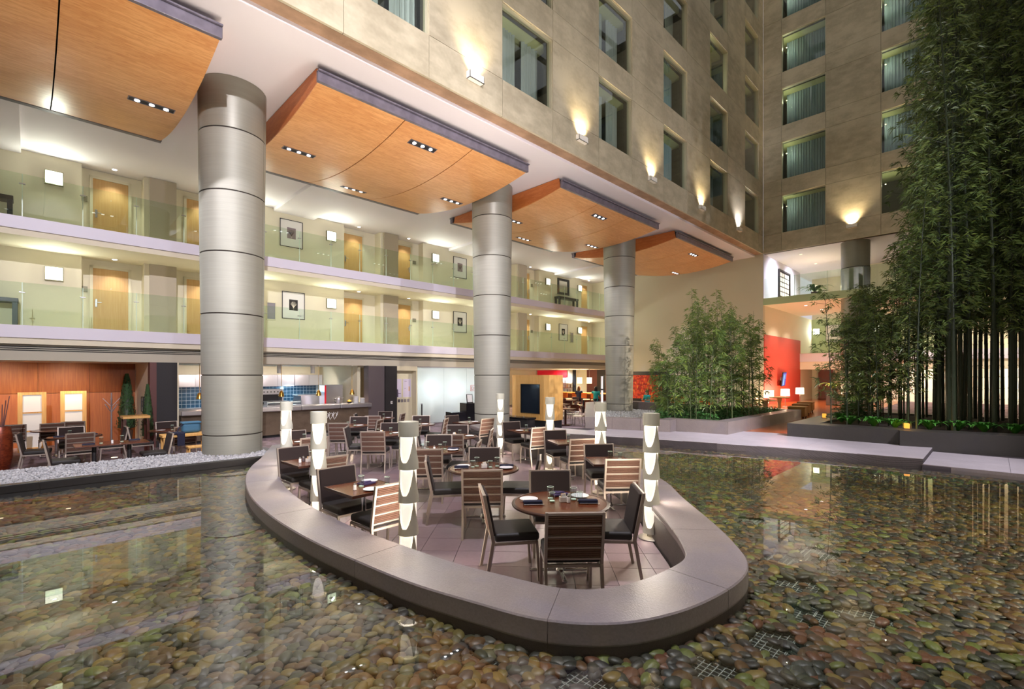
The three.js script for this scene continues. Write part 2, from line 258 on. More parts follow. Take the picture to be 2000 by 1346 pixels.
{ // glazed roof: beams with panes between them, open to the dusk
  const r = struct('ceiling_roof', null), g = [];
  for (let x = -9; x <= 29; x += 4.75) g.push(span(x - 0.1, x + 0.1, TOP, TOP + 0.5, ZF, 9));
  for (let z = ZF; z <= 9.1; z += 4.5) g.push(span(-9, XR, TOP + 0.1, TOP + 0.4, z - 0.08, z + 0.08));
  part(r, 'roof_beam', merge(g), M.roof_steel);
  part(r, 'pane', span(-9, XR, TOP + 0.5, TOP + 0.51, ZF, 9), M.glass_clear);
  struct('wall_upper', merge([span(-9.3, XR + 0.3, TOP, TOP + 0.6, ZF - 0.36, ZF), span(XR, XR + 0.36, TOP, TOP + 0.6, ZF, 9)]), M.facade_core);
}

// ---------------------------------------------------------------- round columns between the soffit panels
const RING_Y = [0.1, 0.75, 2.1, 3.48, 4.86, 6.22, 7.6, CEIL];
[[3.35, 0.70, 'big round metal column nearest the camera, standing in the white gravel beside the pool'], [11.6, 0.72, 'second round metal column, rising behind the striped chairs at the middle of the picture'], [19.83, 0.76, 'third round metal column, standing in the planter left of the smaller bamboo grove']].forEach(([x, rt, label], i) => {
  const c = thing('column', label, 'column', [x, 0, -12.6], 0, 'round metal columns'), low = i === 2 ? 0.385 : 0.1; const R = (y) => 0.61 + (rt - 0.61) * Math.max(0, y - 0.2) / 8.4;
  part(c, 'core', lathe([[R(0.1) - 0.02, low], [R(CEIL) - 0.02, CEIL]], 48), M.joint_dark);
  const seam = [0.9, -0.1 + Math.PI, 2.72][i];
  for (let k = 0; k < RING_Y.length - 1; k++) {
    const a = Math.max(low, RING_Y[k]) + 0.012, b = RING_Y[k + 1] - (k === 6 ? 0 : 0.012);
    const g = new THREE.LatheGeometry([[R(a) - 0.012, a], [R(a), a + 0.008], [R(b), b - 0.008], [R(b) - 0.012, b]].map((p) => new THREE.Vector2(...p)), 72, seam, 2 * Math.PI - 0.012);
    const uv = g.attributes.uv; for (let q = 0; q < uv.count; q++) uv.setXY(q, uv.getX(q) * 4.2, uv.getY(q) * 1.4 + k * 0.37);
    part(c, 'column_band', g, k === 6 ? M.column_dark : M.column_metal);  // top band coloured darker for the shadow below the ceiling
  }
});
{ const c = thing('column', 'round metal column rising behind the tall bamboo at the lobby balcony', 'column', [29.6, 0, -4.95], 0, 'round metal columns'); for (const [a, b] of [[0.4, 4.7], [4.73, 7.5], [7.53, 8.85]]) part(c, 'column_band', cyl(0.6, 0.62, b - a, 0, a, 0, 48), M.column_dark); }

// ---------------------------------------------------------------- curved wooden soffit panels with their downlights
const yPanel = (z) => 8.10 + 0.33 * ((z + 12.9) / 2.9) ** 2;
function soffit(x0, label) {
  const s = thing('soffit_panel', label, 'ceiling panel', [x0, 0, 0], 0, 'curved wooden ceiling panels'), W = 6.5, zf = -10.24, zr = -16.05, N = 36;
  for (let bay = 0; bay < 3; bay++) {       // three curved boards, a dark joint between them
    const a = bay * W / 3 + (bay ? 0.012 : 0), b = (bay + 1) * W / 3 - (bay < 2 ? 0.012 : 0), pos = [], uv = [], idx = [];
    for (let i = 0; i <= N; i++) { const z = zf + (zr - zf) * i / N, y = yPanel(z); for (const [x, yy] of [[a, y], [b, y], [b, y + 0.025], [a, y + 0.025]]) { pos.push(x, yy, z); uv.push(z + bay * 1.3, x + bay * 0.7); } }
    for (let i = 0; i < N; i++) { const o = i * 4; for (const [p, q] of [[0, 1], [1, 2], [2, 3], [3, 0]]) idx.push(o + p, o + q, o + q + 4, o + p, o + q + 4, o + p + 4); }
    let g = new THREE.BufferGeometry(); g.setAttribute('position', new THREE.Float32BufferAttribute(pos, 3)); g.setAttribute('uv', new THREE.Float32BufferAttribute(uv.map((v, k) => (k % 2 ? v : v)), 2)); g.setIndex(idx); g = g.toNonIndexed(); g.computeVertexNormals();
    const sw = g.attributes.uv; for (let k = 0; k < sw.count; k++) { const u = sw.getX(k); sw.setXY(k, sw.getY(k), u); }
    part(s, 'soffit_board', g, M.soffit_wood);
  }
  const side = []; for (let i = 0; i <= N; i++) { const z = zf - 0.03 + (zr - zf + 0.06) * i / N; side.push([-z, yPanel(z) + 0.012]); } side.push([-zr - 0.1, CEIL - 0.02], [-zf + 0.1, CEIL - 0.02]);
  for (const x of [0.015, W - 0.045]) part(s, 'side_panel', uvm(extrude(side, 0.03).rotateY(Math.PI / 2).translate(x, 0, 0)), M.soffit_edge);
  for (const [z, dz] of [[zf, 0.09], [zr - 0.16, 0.16]]) {   // metal edge strips, front and rear, with a small lip
    const y = yPanel(z < -15 ? zr : zf);
    part(s, 'edge_strip', merge([rspan(-0.03, W + 0.03, y - 0.01, y + 0.2, z, z + dz, 0.012), rspan(-0.03, W + 0.03, y + 0.2, y + 0.235, z + (z < -15 ? -0.05 : 0), z + dz + 0.05, 0.01)]), M.bar_metal);
  }
  part(s, 'backing', span(0.06, W - 0.06, yPanel(-10.5) + 0.14, CEIL - 0.01, zr + 0.3, zf - 0.15), M.joint_dark);
  const fixed = [[0.75, -13.2], [3.1, -10.85], [3.25, -15.05], [5.9, -13.2]];
  fixed.forEach(([x, z], k) => {
    const wx = x0 + x; if (x0 < 0 && k < 3) { if (k !== 1) return; }
    const y = yPanel(z), slope = Math.atan(0.66 * (z + 12.9) / (2.9 * 2.9));
    const f = thing('downlight', ['three-lamp downlight, left in ', 'three-lamp downlight, front in ', 'three-lamp downlight, rear in ', 'three-lamp downlight, right in '][k] + label, 'ceiling light', [wx, y, z], 0, 'three-lamp downlights');
    f.rotation.x = -slope;
    part(f, 'frame', merge([span(-0.42, 0.42, -0.012, 0.004, -0.1, -0.085), span(-0.42, 0.42, -0.012, 0.004, 0.085, 0.1), span(-0.42, -0.405, -0.012, 0.004, -0.085, 0.085), span(0.405, 0.42, -0.012, 0.004, -0.085, 0.085)]), M.bar_metal);
    part(f, 'backing', span(-0.405, 0.405, -0.006, 0.003, -0.085, 0.085), M.black_panel);
    for (const dx of [-0.26, 0, 0.26]) part(f, 'lamp', cyl(0.05, 0.045, 0.02, dx, -0.02, 0, 14), M.spot_glow);
    spot(COOL, 260 * POWER.down, [wx, y - 0.06, z], [wx, 0, z], 0.62, 0.7, 3);
  });
  return s;
}
[[-4.0, 'the wooden panel at the upper left corner'], [4.35, 'the wooden panel between the first and second columns'], [12.55, 'the wooden panel between the second and third columns'], [20.85, 'the farthest wooden panel beyond the third column']].forEach(([x, t]) => { soffit(x, 'curved orange wood ceiling panel with grey metal edge: ' + t).userData.label = 'curved orange wood ceiling panel, ' + t; });
scene.traverse((o) => { if (o.name.startsWith('downlight')) o.userData.label = o.userData.label.replace('curved orange wood ceiling panel with grey metal edge: ', ''); });

// ---------------------------------------------------------------- white wall lamps washing the facades
function washLamp(at, turn, label, color = WARM, k = 1) {
  const l = thing('added_lamp', label, 'wall lamp', at, turn, 'white boxes washing the stone wall');
  part(l, 'housing', merge([span(-0.23, 0.23, -0.09, -0.075, 0, 0.13), span(-0.23, 0.23, -0.09, 0.09, 0.118, 0.13), span(-0.23, -0.218, -0.09, 0.09, 0, 0.13), span(0.218, 0.23, -0.09, 0.09, 0, 0.13)]), M.wall_lamp_white);
  part(l, 'lamp', span(-0.19, 0.19, -0.03, 0.0, 0.03, 0.10), M.warm_glow);
  const v = new THREE.Vector3(0, 0.03, 0.09).applyAxisAngle(new THREE.Vector3(0, 1, 0), turn), t = new THREE.Vector3(0, 2.2, -0.15).applyAxisAngle(new THREE.Vector3(0, 1, 0), turn);
  spot(color, 34 * k * POWER.facade, [at[0] + v.x, at[1] + v.y, at[2] + v.z], [at[0] + t.x, at[1] + t.y, at[2] + t.z], 0.95, 0.9, 3);
}
['white box wall lamp nearest the camera, washing the stone wall left of a window', 'second white box wall lamp along the left stone wall', 'third white box wall lamp along the left stone wall', 'fourth white box wall lamp along the left stone wall', 'white box wall lamp with cooler light nearest the inner corner'].forEach((t, k) => washLamp([7.72 + 4.34 * k, 9.4, ZF], 0, t, k === 4 ? COOL : WARM, k === 4 ? 1.3 : 1));
washLamp([3.38, 9.4, ZF], 0, 'white box wall lamp over the first column');
washLamp([XR, 9.5, -4.95], -Math.PI / 2, 'white box wall lamp on the right stone wall beside the bamboo', WARM, 1.4);
washLamp([XR, 9.5, -0.6], -Math.PI / 2, 'white box wall lamp hidden behind the tall bamboo', WARM, 1.2);

// ---------------------------------------------------------------- gallery: two open corridors behind glass
const ZS = -18.3, WALL = -20.2, RECESS = -20.6;
const FLOORS = [[3.44, 2], [6.34, 3]];
const pilasters = [[2.82, 3.57], [11.6, 12.36], [20.6, 21.29]];
const recesses = [[1.13, 5.25], [9.75, 13.9], [18.4, 22.6], [27.0, 28.8]];
FLOORS.forEach(([fy, n]) => {
  struct('floor_' + n, span(-9, XR, fy - 0.5, fy, RECESS - 0.5, ZS - 0.06), M.wall_cream);
  struct('trim_' + n, rspan(-9, XR, fy - 0.34, fy, ZS - 0.06, ZS, 0.01), M.fascia);
  const cl = fy + 2.40, g = [];
  let x = -9; for (const [a, b] of recesses) { g.push(span(x, a, fy, cl, WALL - 0.6, WALL), span(a, b, fy, cl, RECESS - 0.6, RECESS)); x = b; }
  for (const [a, b] of pilasters) g.push(span(a - 0.14, a, fy, cl, RECESS, WALL + 0.12));
  struct('wall_gallery_' + n, merge(g), M.wall_cream);
  for (const [a, b] of pilasters) part(scene.getObjectByName('wall_gallery_' + n), 'pilaster', span(a, b, fy, cl, RECESS, WALL + 0.2), M.pilaster);
  // dropped ceiling of the lower corridor is the slab above; beams cross the upper ceiling
});
{ const g = []; for (const x of [-1.8, 6.82, 15.5, 24.1]) g.push(span(x, x + 1.6, 8.62, CEIL, WALL, -16.4)); const s = struct('trim_beams', merge(g), M.ceiling_white); }
struct('wall_bulkhead', merge([span(-9, XR, 2.92, 3.1, -18.7, -18.5), span(-9, XR, 2.5, 2.76, -18.7, -18.5), span(-9, XR, 2.76, 2.92, -18.72, -18.56), span(-9, XR, 2.94, 3.1, -20.2, -18.4)]), M.bulkhead);
{ const w = scene.getObjectByName('wall_bulkhead'); for (const y of [2.775, 2.825, 2.875]) { part(w, 'air_slot', span(-9, XR, y - 0.012, y + 0.012, -18.58, -18.53), M.slot); } for (const y of [2.80, 2.85, 2.905]) part(w, 'grille_bar', span(-9, XR, y - 0.012, y + 0.010, -18.56, -18.5), M.bulkhead); }
struct('ceiling_ground', span(-9, XR, 2.5, 2.6, -26.2, -18.6), M.wall_cream);

// glass balustrades: a pane of its own between every two joints
FLOORS.forEach(([fy, n]) => {
  const t = thing('glass_balustrade', n === 2 ? 'long glass balustrade along the lower gallery corridor' : 'long glass balustrade along the upper gallery corridor', 'balustrade', [0, fy, ZS - 0.03]);
  const pane = span(-0.597, 0.597, -0.1, 1.14, -0.006, 0.006), edge = span(-0.009, 0.009, 0, 1.14, -0.007, 0.007), clamp = rspan(-0.06, 0.06, 0.86, 0.885, -0.035, 0.035, 0.006);
  for (let k = -3; k < 24; k++) { const x = -0.16 + 1.21 * k; if (x + 1.2 > XR) break; part(t, 'pane', pane, M.glass_rail).position.x = x + 0.605; part(t, 'edge', edge, M.glass_edge).position.x = x; part(t, 'clamp', clamp, M.steel).position.x = x; }
});

// doors of the guest rooms
let doorCount = 0;
const doorLeaf = rspan(-0.45, 0.45, 0, 2.13, -0.025, 0.025, 0.004), doorFrame = merge([span(-0.53, -0.45, 0, 2.21, -0.06, 0.06), span(0.45, 0.53, 0, 2.21, -0.06, 0.06), span(-0.53, 0.53, 2.13, 2.21, -0.06, 0.06)]);
const handle = merge([rspan(-0.03, 0.03, -0.13, 0.13, 0, 0.03, 0.01), bar([0, 0.02, 0.03], [0, 0.02, 0.07], 0.02), bar([-0.01, 0.02, 0.07], [0.13, 0.02, 0.07], 0.02)]);
function guestDoor(x, fy, side) {
  const d = struct('door_' + ++doorCount, null); d.position.set(x, fy, RECESS);
  part(d, 'door_frame', doorFrame, M.frame_cream); part(d, 'door_panel', doorLeaf, M.door_wood).position.z = 0.01;
  const h = part(d, 'handle', handle, M.steel); h.position.set(side * 0.37, 1.0, 0.04); h.scale.x = -side; part(d, 'peephole', cyl(0.012, 0.012, 0.01, 0, 0, 0, 10).rotateX(Math.PI / 2), M.steel).position.set(0, 1.5, 0.04);
  part(d, 'room_sign', rspan(-0.1, 0.1, -0.09, 0.09, 0, 0.015, 0.004), M.sconce_frame).position.set(side * 0.68, 1.42, 0.02);
  const c = thing('can_light', `small round recessed light above the ${fy < 4 ? 'lower' : 'upper'} gallery's ${['first', 'second', 'third', 'fourth', 'fifth', 'sixth', 'seventh', 'eighth'][(doorCount - 1) % 8]} door from the left`, 'ceiling light', [x + 0.05, fy + (fy < 4 ? 2.4 : 2.405), RECESS + 0.5], 0, 'recessed lights above the doors');
  part(c, 'rim', lathe([[0.06, 0], [0.1, -0.01], [0.105, 0]], 20), M.white_gloss); part(c, 'lamp', cyl(0.06, 0.06, 0.006, 0, -0.006, 0, 16), M.spot_glow);
  spot(new THREE.Color().setRGB(1, 0.97, 0.86), 14 * POWER.gallery, [x + 0.05, fy + 2.38, RECESS + 0.5], [x + 0.05, fy, RECESS + 0.15], 0.75, 0.6, 2);
}
for (const [fy] of FLOORS) [[1.87, -1], [4.42, 1], [10.35, -1], [12.95, 1], [19.0, -1], [21.65, 1], [27.7, -1]].forEach(([x, s]) => guestDoor(x, fy, s)), doorCount = Math.ceil(doorCount / 8) * 8;

// square glowing wall lights
function sconce(x, y, z, label) {
  const s = thing('sconce', label, 'wall light', [x, y, z], 0, 'square glowing wall lights');
  part(s, 'diffuser', rspan(-0.19, 0.19, -0.19, 0.19, 0.005, 0.095, 0.01), M.sconce_glow);
  part(s, 'frame', merge([span(-0.21, 0.21, 0.19, 0.21, 0, 0.1), span(-0.21, 0.21, -0.21, -0.19, 0, 0.1), span(-0.21, -0.19, -0.19, 0.19, 0, 0.1), span(0.19, 0.21, -0.19, 0.19, 0, 0.1)]), M.sconce_frame);
  point(GREENISH, 15 * POWER.gallery, [x, y, z + 0.06], 6);
}
for (const [fy, n] of FLOORS) [[0.5, 'left of the first door'], [6.0, 'behind the first column'], [9.15, 'between the framed print and a door'], [14.62, 'right of the third door'], [17.6, 'behind the second column'], [23.4, 'left of the farther wall piece'], [26.75, 'left of the last door']].forEach(([x, t]) => sconce(x, fy + 1.74, WALL, `square glowing wall light on the ${n === 2 ? 'lower' : 'upper'} gallery, ${t}`));

// framed prints
const palm = (seedN) => { const c = document.createElement('canvas'); c.width = c.height = 128; const g = c.getContext('2d'); g.fillStyle = seedN % 2 ? '#8a7a80' : '#2a2826'; g.fillRect(0, 0, 128, 128); g.strokeStyle = seedN % 2 ? '#3a3236' : '#e8e0cc'; g.lineWidth = 4; for (let k = 0; k < 9; k++) { const a = -Math.PI / 2 + (k - 4) * 0.32 + 0.1 * Math.sin(seedN * 3 + k); g.beginPath(); g.moveTo(64, 100); g.quadraticCurveTo(64 + 20 * Math.cos(a), 70, 64 + 46 * Math.cos(a), 62 + 40 * Math.sin(a)); g.stroke(); } g.fillStyle = 'rgba(200,190,170,.5)'; g.fillRect(56, 100, 16, 22); const t = new THREE.CanvasTexture(c); t.colorSpace = THREE.SRGBColorSpace; return t; };
const prints = [0, 1, 2, 3].map((k) => std('print_' + 'abcd'[k], { map: palm(k), roughness: 0.7 }));
function picture(x, y, z, w, h, k, label, turn = 0) {
  const p = thing('framed_print', label, 'picture', [x, y, z], turn, 'framed plant prints'); const a = w / 2, b = h / 2;
  part(p, 'frame', merge([span(-a, a, b - 0.02, b, 0, 0.035), span(-a, a, -b, -b + 0.02, 0, 0.035), span(-a, -a + 0.02, -b, b, 0, 0.035), span(a - 0.02, a, -b, b, 0, 0.035)]), M.frame_black);
  part(p, 'mat', span(-a + 0.02, a - 0.02, -b + 0.02, b - 0.02, 0.002, 0.014), M.paper_white);
  const g = new THREE.PlaneGeometry(w * 0.38, h * 0.4).translate(0, 0.02, 0.017); part(p, 'print', g, prints[k]);
}
picture(7.5, 7.85, WALL, 0.9, 1.1, 1, 'framed print with a pale square on the upper gallery, right of the first column');
picture(7.58, 4.94, WALL, 0.9, 1.1, 0, 'framed dark palm print on the lower gallery, right of the first column');
picture(16.25, 7.85, WALL, 0.9, 1.1, 3, 'framed print on the upper gallery, left of the second column');
picture(16.25, 4.94, WALL, 0.9, 1.1, 2, 'framed dark print on the lower gallery, left of the second column');
picture(25.0, 4.94, WALL, 0.9, 1.1, 2, 'framed print on the lower gallery between the two farther wall lights');
function mirrorConsole(x, fy, t) {
  const m = thing('mirror', 'dark framed wall mirror above a console table, ' + t, 'mirror', [x, fy + 1.62, WALL]);
  part(m, 'frame', merge([span(-0.6, 0.6, 0.38, 0.52, 0, 0.06), span(-0.6, 0.6, -0.52, -0.38, 0, 0.06), span(-0.6, -0.46, -0.38, 0.38, 0, 0.06), span(0.46, 0.6, -0.38, 0.38, 0, 0.06)]), M.frame_black); part(m, 'glass', span(-0.46, 0.46, -0.38, 0.38, 0.01, 0.02), M.mirror);
  const c = thing('console_table', 'dark console table under the mirror, ' + t, 'table', [x, fy, WALL + 0.3]);
  part(c, 'table_top', rspan(-1.0, 1.0, 0.74, 0.86, -0.22, 0.22, 0.008), M.table_console); for (const a of [-0.93, 0.93]) for (const b of [-0.15, 0.15]) part(c, 'leg', span(a - 0.055, a + 0.055, 0, 0.74, b - 0.05, b + 0.05), M.table_console);
}
mirrorConsole(25.0, 6.34, 'far end of the upper gallery'); mirrorConsole(-1.35, 6.34, 'left end of the upper gallery'); mirrorConsole(-1.25, 3.44, 'left end of the lower gallery');
for (const [x, fy, t] of [[6.72, 3.44, 'right of the first column'], [25.9, 3.44, 'beside the farther print']]) { const e = thing('extinguisher_cabinet', 'small recessed extinguisher cabinet on the lower gallery, ' + t, 'cabinet', [x, fy + 1.2, WALL]); part(e, 'frame', merge([span(-0.18, 0.18, 0.32, 0.36, 0, 0.04), span(-0.18, 0.18, -0.36, -0.32, 0, 0.04), span(-0.18, -0.15, -0.32, 0.32, 0, 0.04), span(0.15, 0.18, -0.32, 0.32, 0, 0.04)]), M.frame_cream); part(e, 'door', span(-0.15, 0.15, -0.32, 0.32, 0, 0.02), M.steel_dull); }

// ---------------------------------------------------------------- reflecting pool, its stone ring and the sunken dining deck
const WATER = 0.30, BED = 0.19, COPE = 0.45, FL = -0.15;
const outerPts = [[4.05, -12.1], [3.5, -10.9], [3.2, -10.25], [2.84, -9.55], [2.47, -8.6], [2.14, -7.28], [2.0, -6.1], [1.98, -4.92], [2.05, -4.0], [2.14, -3.26], [2.27, -2.72], [2.45, -2.15], [2.74, -1.79], [3.12, -1.58], [3.65, -1.46], [4.18, -1.45], [4.5, -1.54], [4.82, -1.74], [5.3, -2.12], [6.22, -2.95], [7.0, -3.62], [7.95, -4.85], [8.75, -6.3], [9.35, -7.8], [9.75, -9.2], [10.2, -10.8], [10.9, -12.3]];
const ringCurve = new THREE.CatmullRomCurve3(outerPts.map(([x, z]) => new THREE.Vector3(x, 0, z)), false, 'centripetal');
const RN = 260, outer = [], inner = [];
for (let i = 0; i <= RN; i++) { const u = i / RN, p = ringCurve.getPointAt(u), t = ringCurve.getTangentAt(u), w = 0.47 + 0.05 * Math.sin(Math.PI * u); outer.push([p.x, p.z]); inner.push([p.x - t.z * -w, p.z + t.x * -w]); }
if (!inside([...outer], inner[130][0], inner[130][1])) for (let i = 0; i <= RN; i++) { inner[i] = [2 * outer[i][0] - inner[i][0], 2 * outer[i][1] - inner[i][1]]; }
// a stretch of the ring between two stations, its section given as [share of the width, height]
function ringPiece(i0, i1, prof, gap = 0) {
  const pos = [], idx = [], n = prof.length, P = (i, s) => { const [a, b] = outer[i], [c, d] = inner[i]; return [a + (c - a) * s, b + (d - b) * s]; };
  const st = []; for (let i = i0; i <= i1; i++) st.push(i);
  st.forEach((i, k) => { const f = k === 0 ? gap : k === st.length - 1 ? -gap : 0, j = Math.min(RN, Math.max(0, i + Math.sign(f))); for (const [s, y] of prof) { const a = P(i, s), b = P(j, s), l = Math.hypot(b[0] - a[0], b[1] - a[1]) || 1, q = Math.abs(f) / l; pos.push(a[0] + (b[0] - a[0]) * q, y, a[1] + (b[1] - a[1]) * q); } });
  for (let k = 0; k < st.length - 1; k++) for (let m = 0; m < n; m++) { const a = k * n + m, b = k * n + (m + 1) % n, c = a + n, d = b + n; idx.push(a, b, d, a, d, c); }
  for (let m = 1; m < n - 1; m++) { idx.push(0, m + 1, m); const o = (st.length - 1) * n; idx.push(o, o + m, o + m + 1); }
  let g = new THREE.BufferGeometry(); g.setAttribute('position', new THREE.Float32BufferAttribute(pos, 3)); g.setIndex(idx); g = g.toNonIndexed(); g.computeVertexNormals(); return uvm(g);
}
const orient = (g) => { // make the top face up whichever way the curve runs
  const p = g.attributes.position, n = g.attributes.normal; let up = 0; for (let i = 0; i < p.count; i++) if (p.getY(i) > COPE - 0.001) up += n.getY(i);
  if (up < 0) { const a = p.array; for (let i = 0; i < a.length; i += 9) for (let k = 0; k < 3; k++) { const t = a[i + 3 + k]; a[i + 3 + k] = a[i + 6 + k]; a[i + 6 + k] = t; } g.computeVertexNormals(); uvm(g); } return g; };
{
  const ring = thing('stone_ring', 'curved grey stone ring wall around the sunken dining deck in the pool', 'wall');
  const cuts = [0, 22, 44, 66, 86, 106, 122, 138, 150, 160, 170, 182, 198, 218, 240, RN];
  for (let k = 0; k < cuts.length - 1; k++) part(ring, 'coping_stone', orient(ringPiece(cuts[k], cuts[k + 1], [[0.0, COPE - 0.16], [0.0, COPE - 0.012], [0.02, COPE], [0.98, COPE], [1.0, COPE - 0.012], [1.0, COPE - 0.06], [0.9, COPE - 0.16]], 0.003)), M.coping);
  part(ring, 'joint_glint', orient(ringPiece(0, RN, [[0.012, COPE - 0.1], [0.012, COPE - 0.014], [0.024, COPE - 0.005], [0.976, COPE - 0.005], [0.97, COPE - 0.1]])), M.planter_stone);  // pale tone in the joints stands in for light reflecting off them
  part(ring, 'wall_face', orient(ringPiece(0, RN, [[0.015, -0.2], [0.015, COPE - 0.1], [0.5, COPE - 0.01], [0.93, COPE - 0.1], [0.97, -0.2]])), M.curb_wall);
}
// deck of square tiles laid along its own axis
const back = []; for (let k = 1; k < 16; k++) { const t = k / 16; back.push([inner[RN][0] + (inner[0][0] - inner[RN][0]) * t, inner[RN][1] + (inner[0][1] - inner[RN][1]) * t - 1.1 * Math.sin(Math.PI * t)]); }
const deckPts = [...inner.filter((_, i) => i % 4 === 0), ...back];
{
  const deck = struct('floor_deck', slab(deckPts, -0.012, 0.28), M.grout_dark);
  const A = -Math.PI / 4 + 0.04, ca = Math.cos(A), sa = Math.sin(A), S = 0.44, clip = (poly, f) => { const out = []; for (let i = 0; i < poly.length; i++) { const a = poly[i], b = poly[(i + 1) % poly.length], da = f(a), db = f(b); if (da >= 0) out.push(a); if ((da >= 0) !== (db >= 0)) { const t = da / (da - db); out.push([a[0] + (b[0] - a[0]) * t, a[1] + (b[1] - a[1]) * t]); } } return out; };
  const loc = deckPts.map(([x, z]) => [x * ca + z * sa, -x * sa + z * ca]);
  const xs = loc.map((p) => p[0]), ys = loc.map((p) => p[1]), far = []; let count = 0;
  for (let i = Math.floor(Math.min(...xs) / S); i <= Math.max(...xs) / S; i++) for (let j = Math.floor(Math.min(...ys) / S); j <= Math.max(...ys) / S; j++) {
    const x0 = i * S + 0.0025, x1 = i * S + S - 0.0025, y0 = j * S + 0.0025, y1 = j * S + S - 0.0025;
    let p = clip(clip(clip(clip(loc, (q) => q[0] - x0), (q) => x1 - q[0]), (q) => q[1] - y0), (q) => y1 - q[1]);
    if (p.length < 3) continue;
    const w = p.map(([u, v]) => [u * ca - v * sa, u * sa + v * ca]), d = (w[0][0] - w[0][1]) * Math.SQRT1_2, g = slab(w, 0, 0.01), m = M['deck_tile_' + 'abcd'[Math.floor(rnd() * 4)]];
    if (d < 11.5 && count < 299) { part(deck, 'tile', g, m); count++; } else far.push(g);
  }
  const f = part(deck, 'tiles', merge(far), M.deck_tile_b); f.userData.kind = 'stuff';
}
// restaurant floor behind, lobby walk on the right, gravel strip on the left
struct('floor', slab([[-9, -13.05], [2.7, -13.05], [3.2, -12.2], ...inner.slice(0, 1), ...back.slice().reverse(), inner[RN], [10.95, -11.6], [12.6, -9.0], [28.8, -9.0], [28.8, -26.2], [-9, -26.2]], FL, 0.3), M.carpet);
const walk = [[12.5, 9], [12.4, 0.4], [12.45, -0.98], [12.2, -3.07], [11.8, -4.75], [11.4, -6.3], [11.0, -7.7], [10.75, -8.6], [10.6, -10.2], [10.95, -12.1]];
{
  const w = struct('floor_walk', slab([...walk.slice(2, 9), [10.66, -11.0], [12.35, -9.06], [13.4, -6.4], [16, -6.4], [16, -0.98]], COPE - 0.012, 0.5), M.grout_dark);
  // big paving stones of the raised walk and of the lower step in front of it
  const inset = [[12.45, -0.98], [12.2, -3.07], [11.8, -4.75], [11.4, -6.3], [11.0, -7.7], [10.75, -8.6], [10.6, -10.2]];
  for (let k = 0; k < inset.length - 1; k++) { const [a, b] = [inset[k], inset[k + 1]], n = [3, 3, 3, 2, 2, 1][k]; for (let j = 0; j < n; j++) { const w0 = j * 1.05, w1 = w0 + 1.045; part(w, 'paving_stone', slab([[a[0] + w0, a[1] - 0.003], [a[0] + w1, a[1] - 0.003], [b[0] + w1, b[1] + 0.003], [b[0] + w0, b[1] + 0.003]], COPE, k === 0 && j === 0 ? 0.012 : 0.012), M.walk_stone); } }
  part(w, 'edge_stone', (() => { const p = [...inset, ...inset.slice().reverse().map(([x, z]) => [x + 0.05, z])]; return slab(p, COPE - 0.002, 0.36); })(), M.planter_stone);
  const low = struct('trim_step', slab([[12.45, 9], [12.4, 0.4], [12.3, -0.98], [16, -0.98], [16, 9]], 0.348, 0.4), M.grout_dark);
  for (let k = 0; k < 5; k++) for (let j = 0; j < 2; j++) part(low, 'paving_stone', slab([[12.35 + j * 1.1, -0.975 + k * 1.2], [13.445 + j * 1.1, -0.975 + k * 1.2], [13.445 + j * 1.1, 0.22 + k * 1.2], [12.35 + j * 1.1, 0.22 + k * 1.2]], 0.36, 0.012), M.walk_stone);
  part(low, 'edge_stone', slab([[12.33, 9], [12.33, -0.98], [12.37, -0.98], [12.37, 9]], 0.358, 0.3), M.planter_stone);
}
{
  const c = struct('trim_curb', rspan(-9, 3.6, -0.1, 0.42, -10.75, -10.6, 0.008), M.black_stone);
  for (let x = -1.6; x < 3.5; x += 1.7) part(c, 'curb_stone', rspan(x + 0.003, x + 1.697, 0.3, 0.425, -10.76, -10.595, 0.008), M.black_stone);
  struct('floor_gravel', span(-9, 4.2, -0.2, 0.28, -13.05, -10.75), M.gravel_bed);
}
const notDeck = (x, z) => !inside(outer, x, z);
const poolPts = [[-8.9, 8.9], [12.37, 8.9], [12.36, 0.4], [12.4, -0.98], [12.22, -3.07], [11.83, -4.75], [11.43, -6.3], [11.03, -7.7], [10.78, -8.6], [10.63, -10.2], [10.95, -12.2], ...outer.filter(([x, z], i) => (i % 2 === 0 || i === RN) && !(x < 4.5 && z < -10.58)).reverse(), [3.37, -10.6], [-8.9, -10.6]];
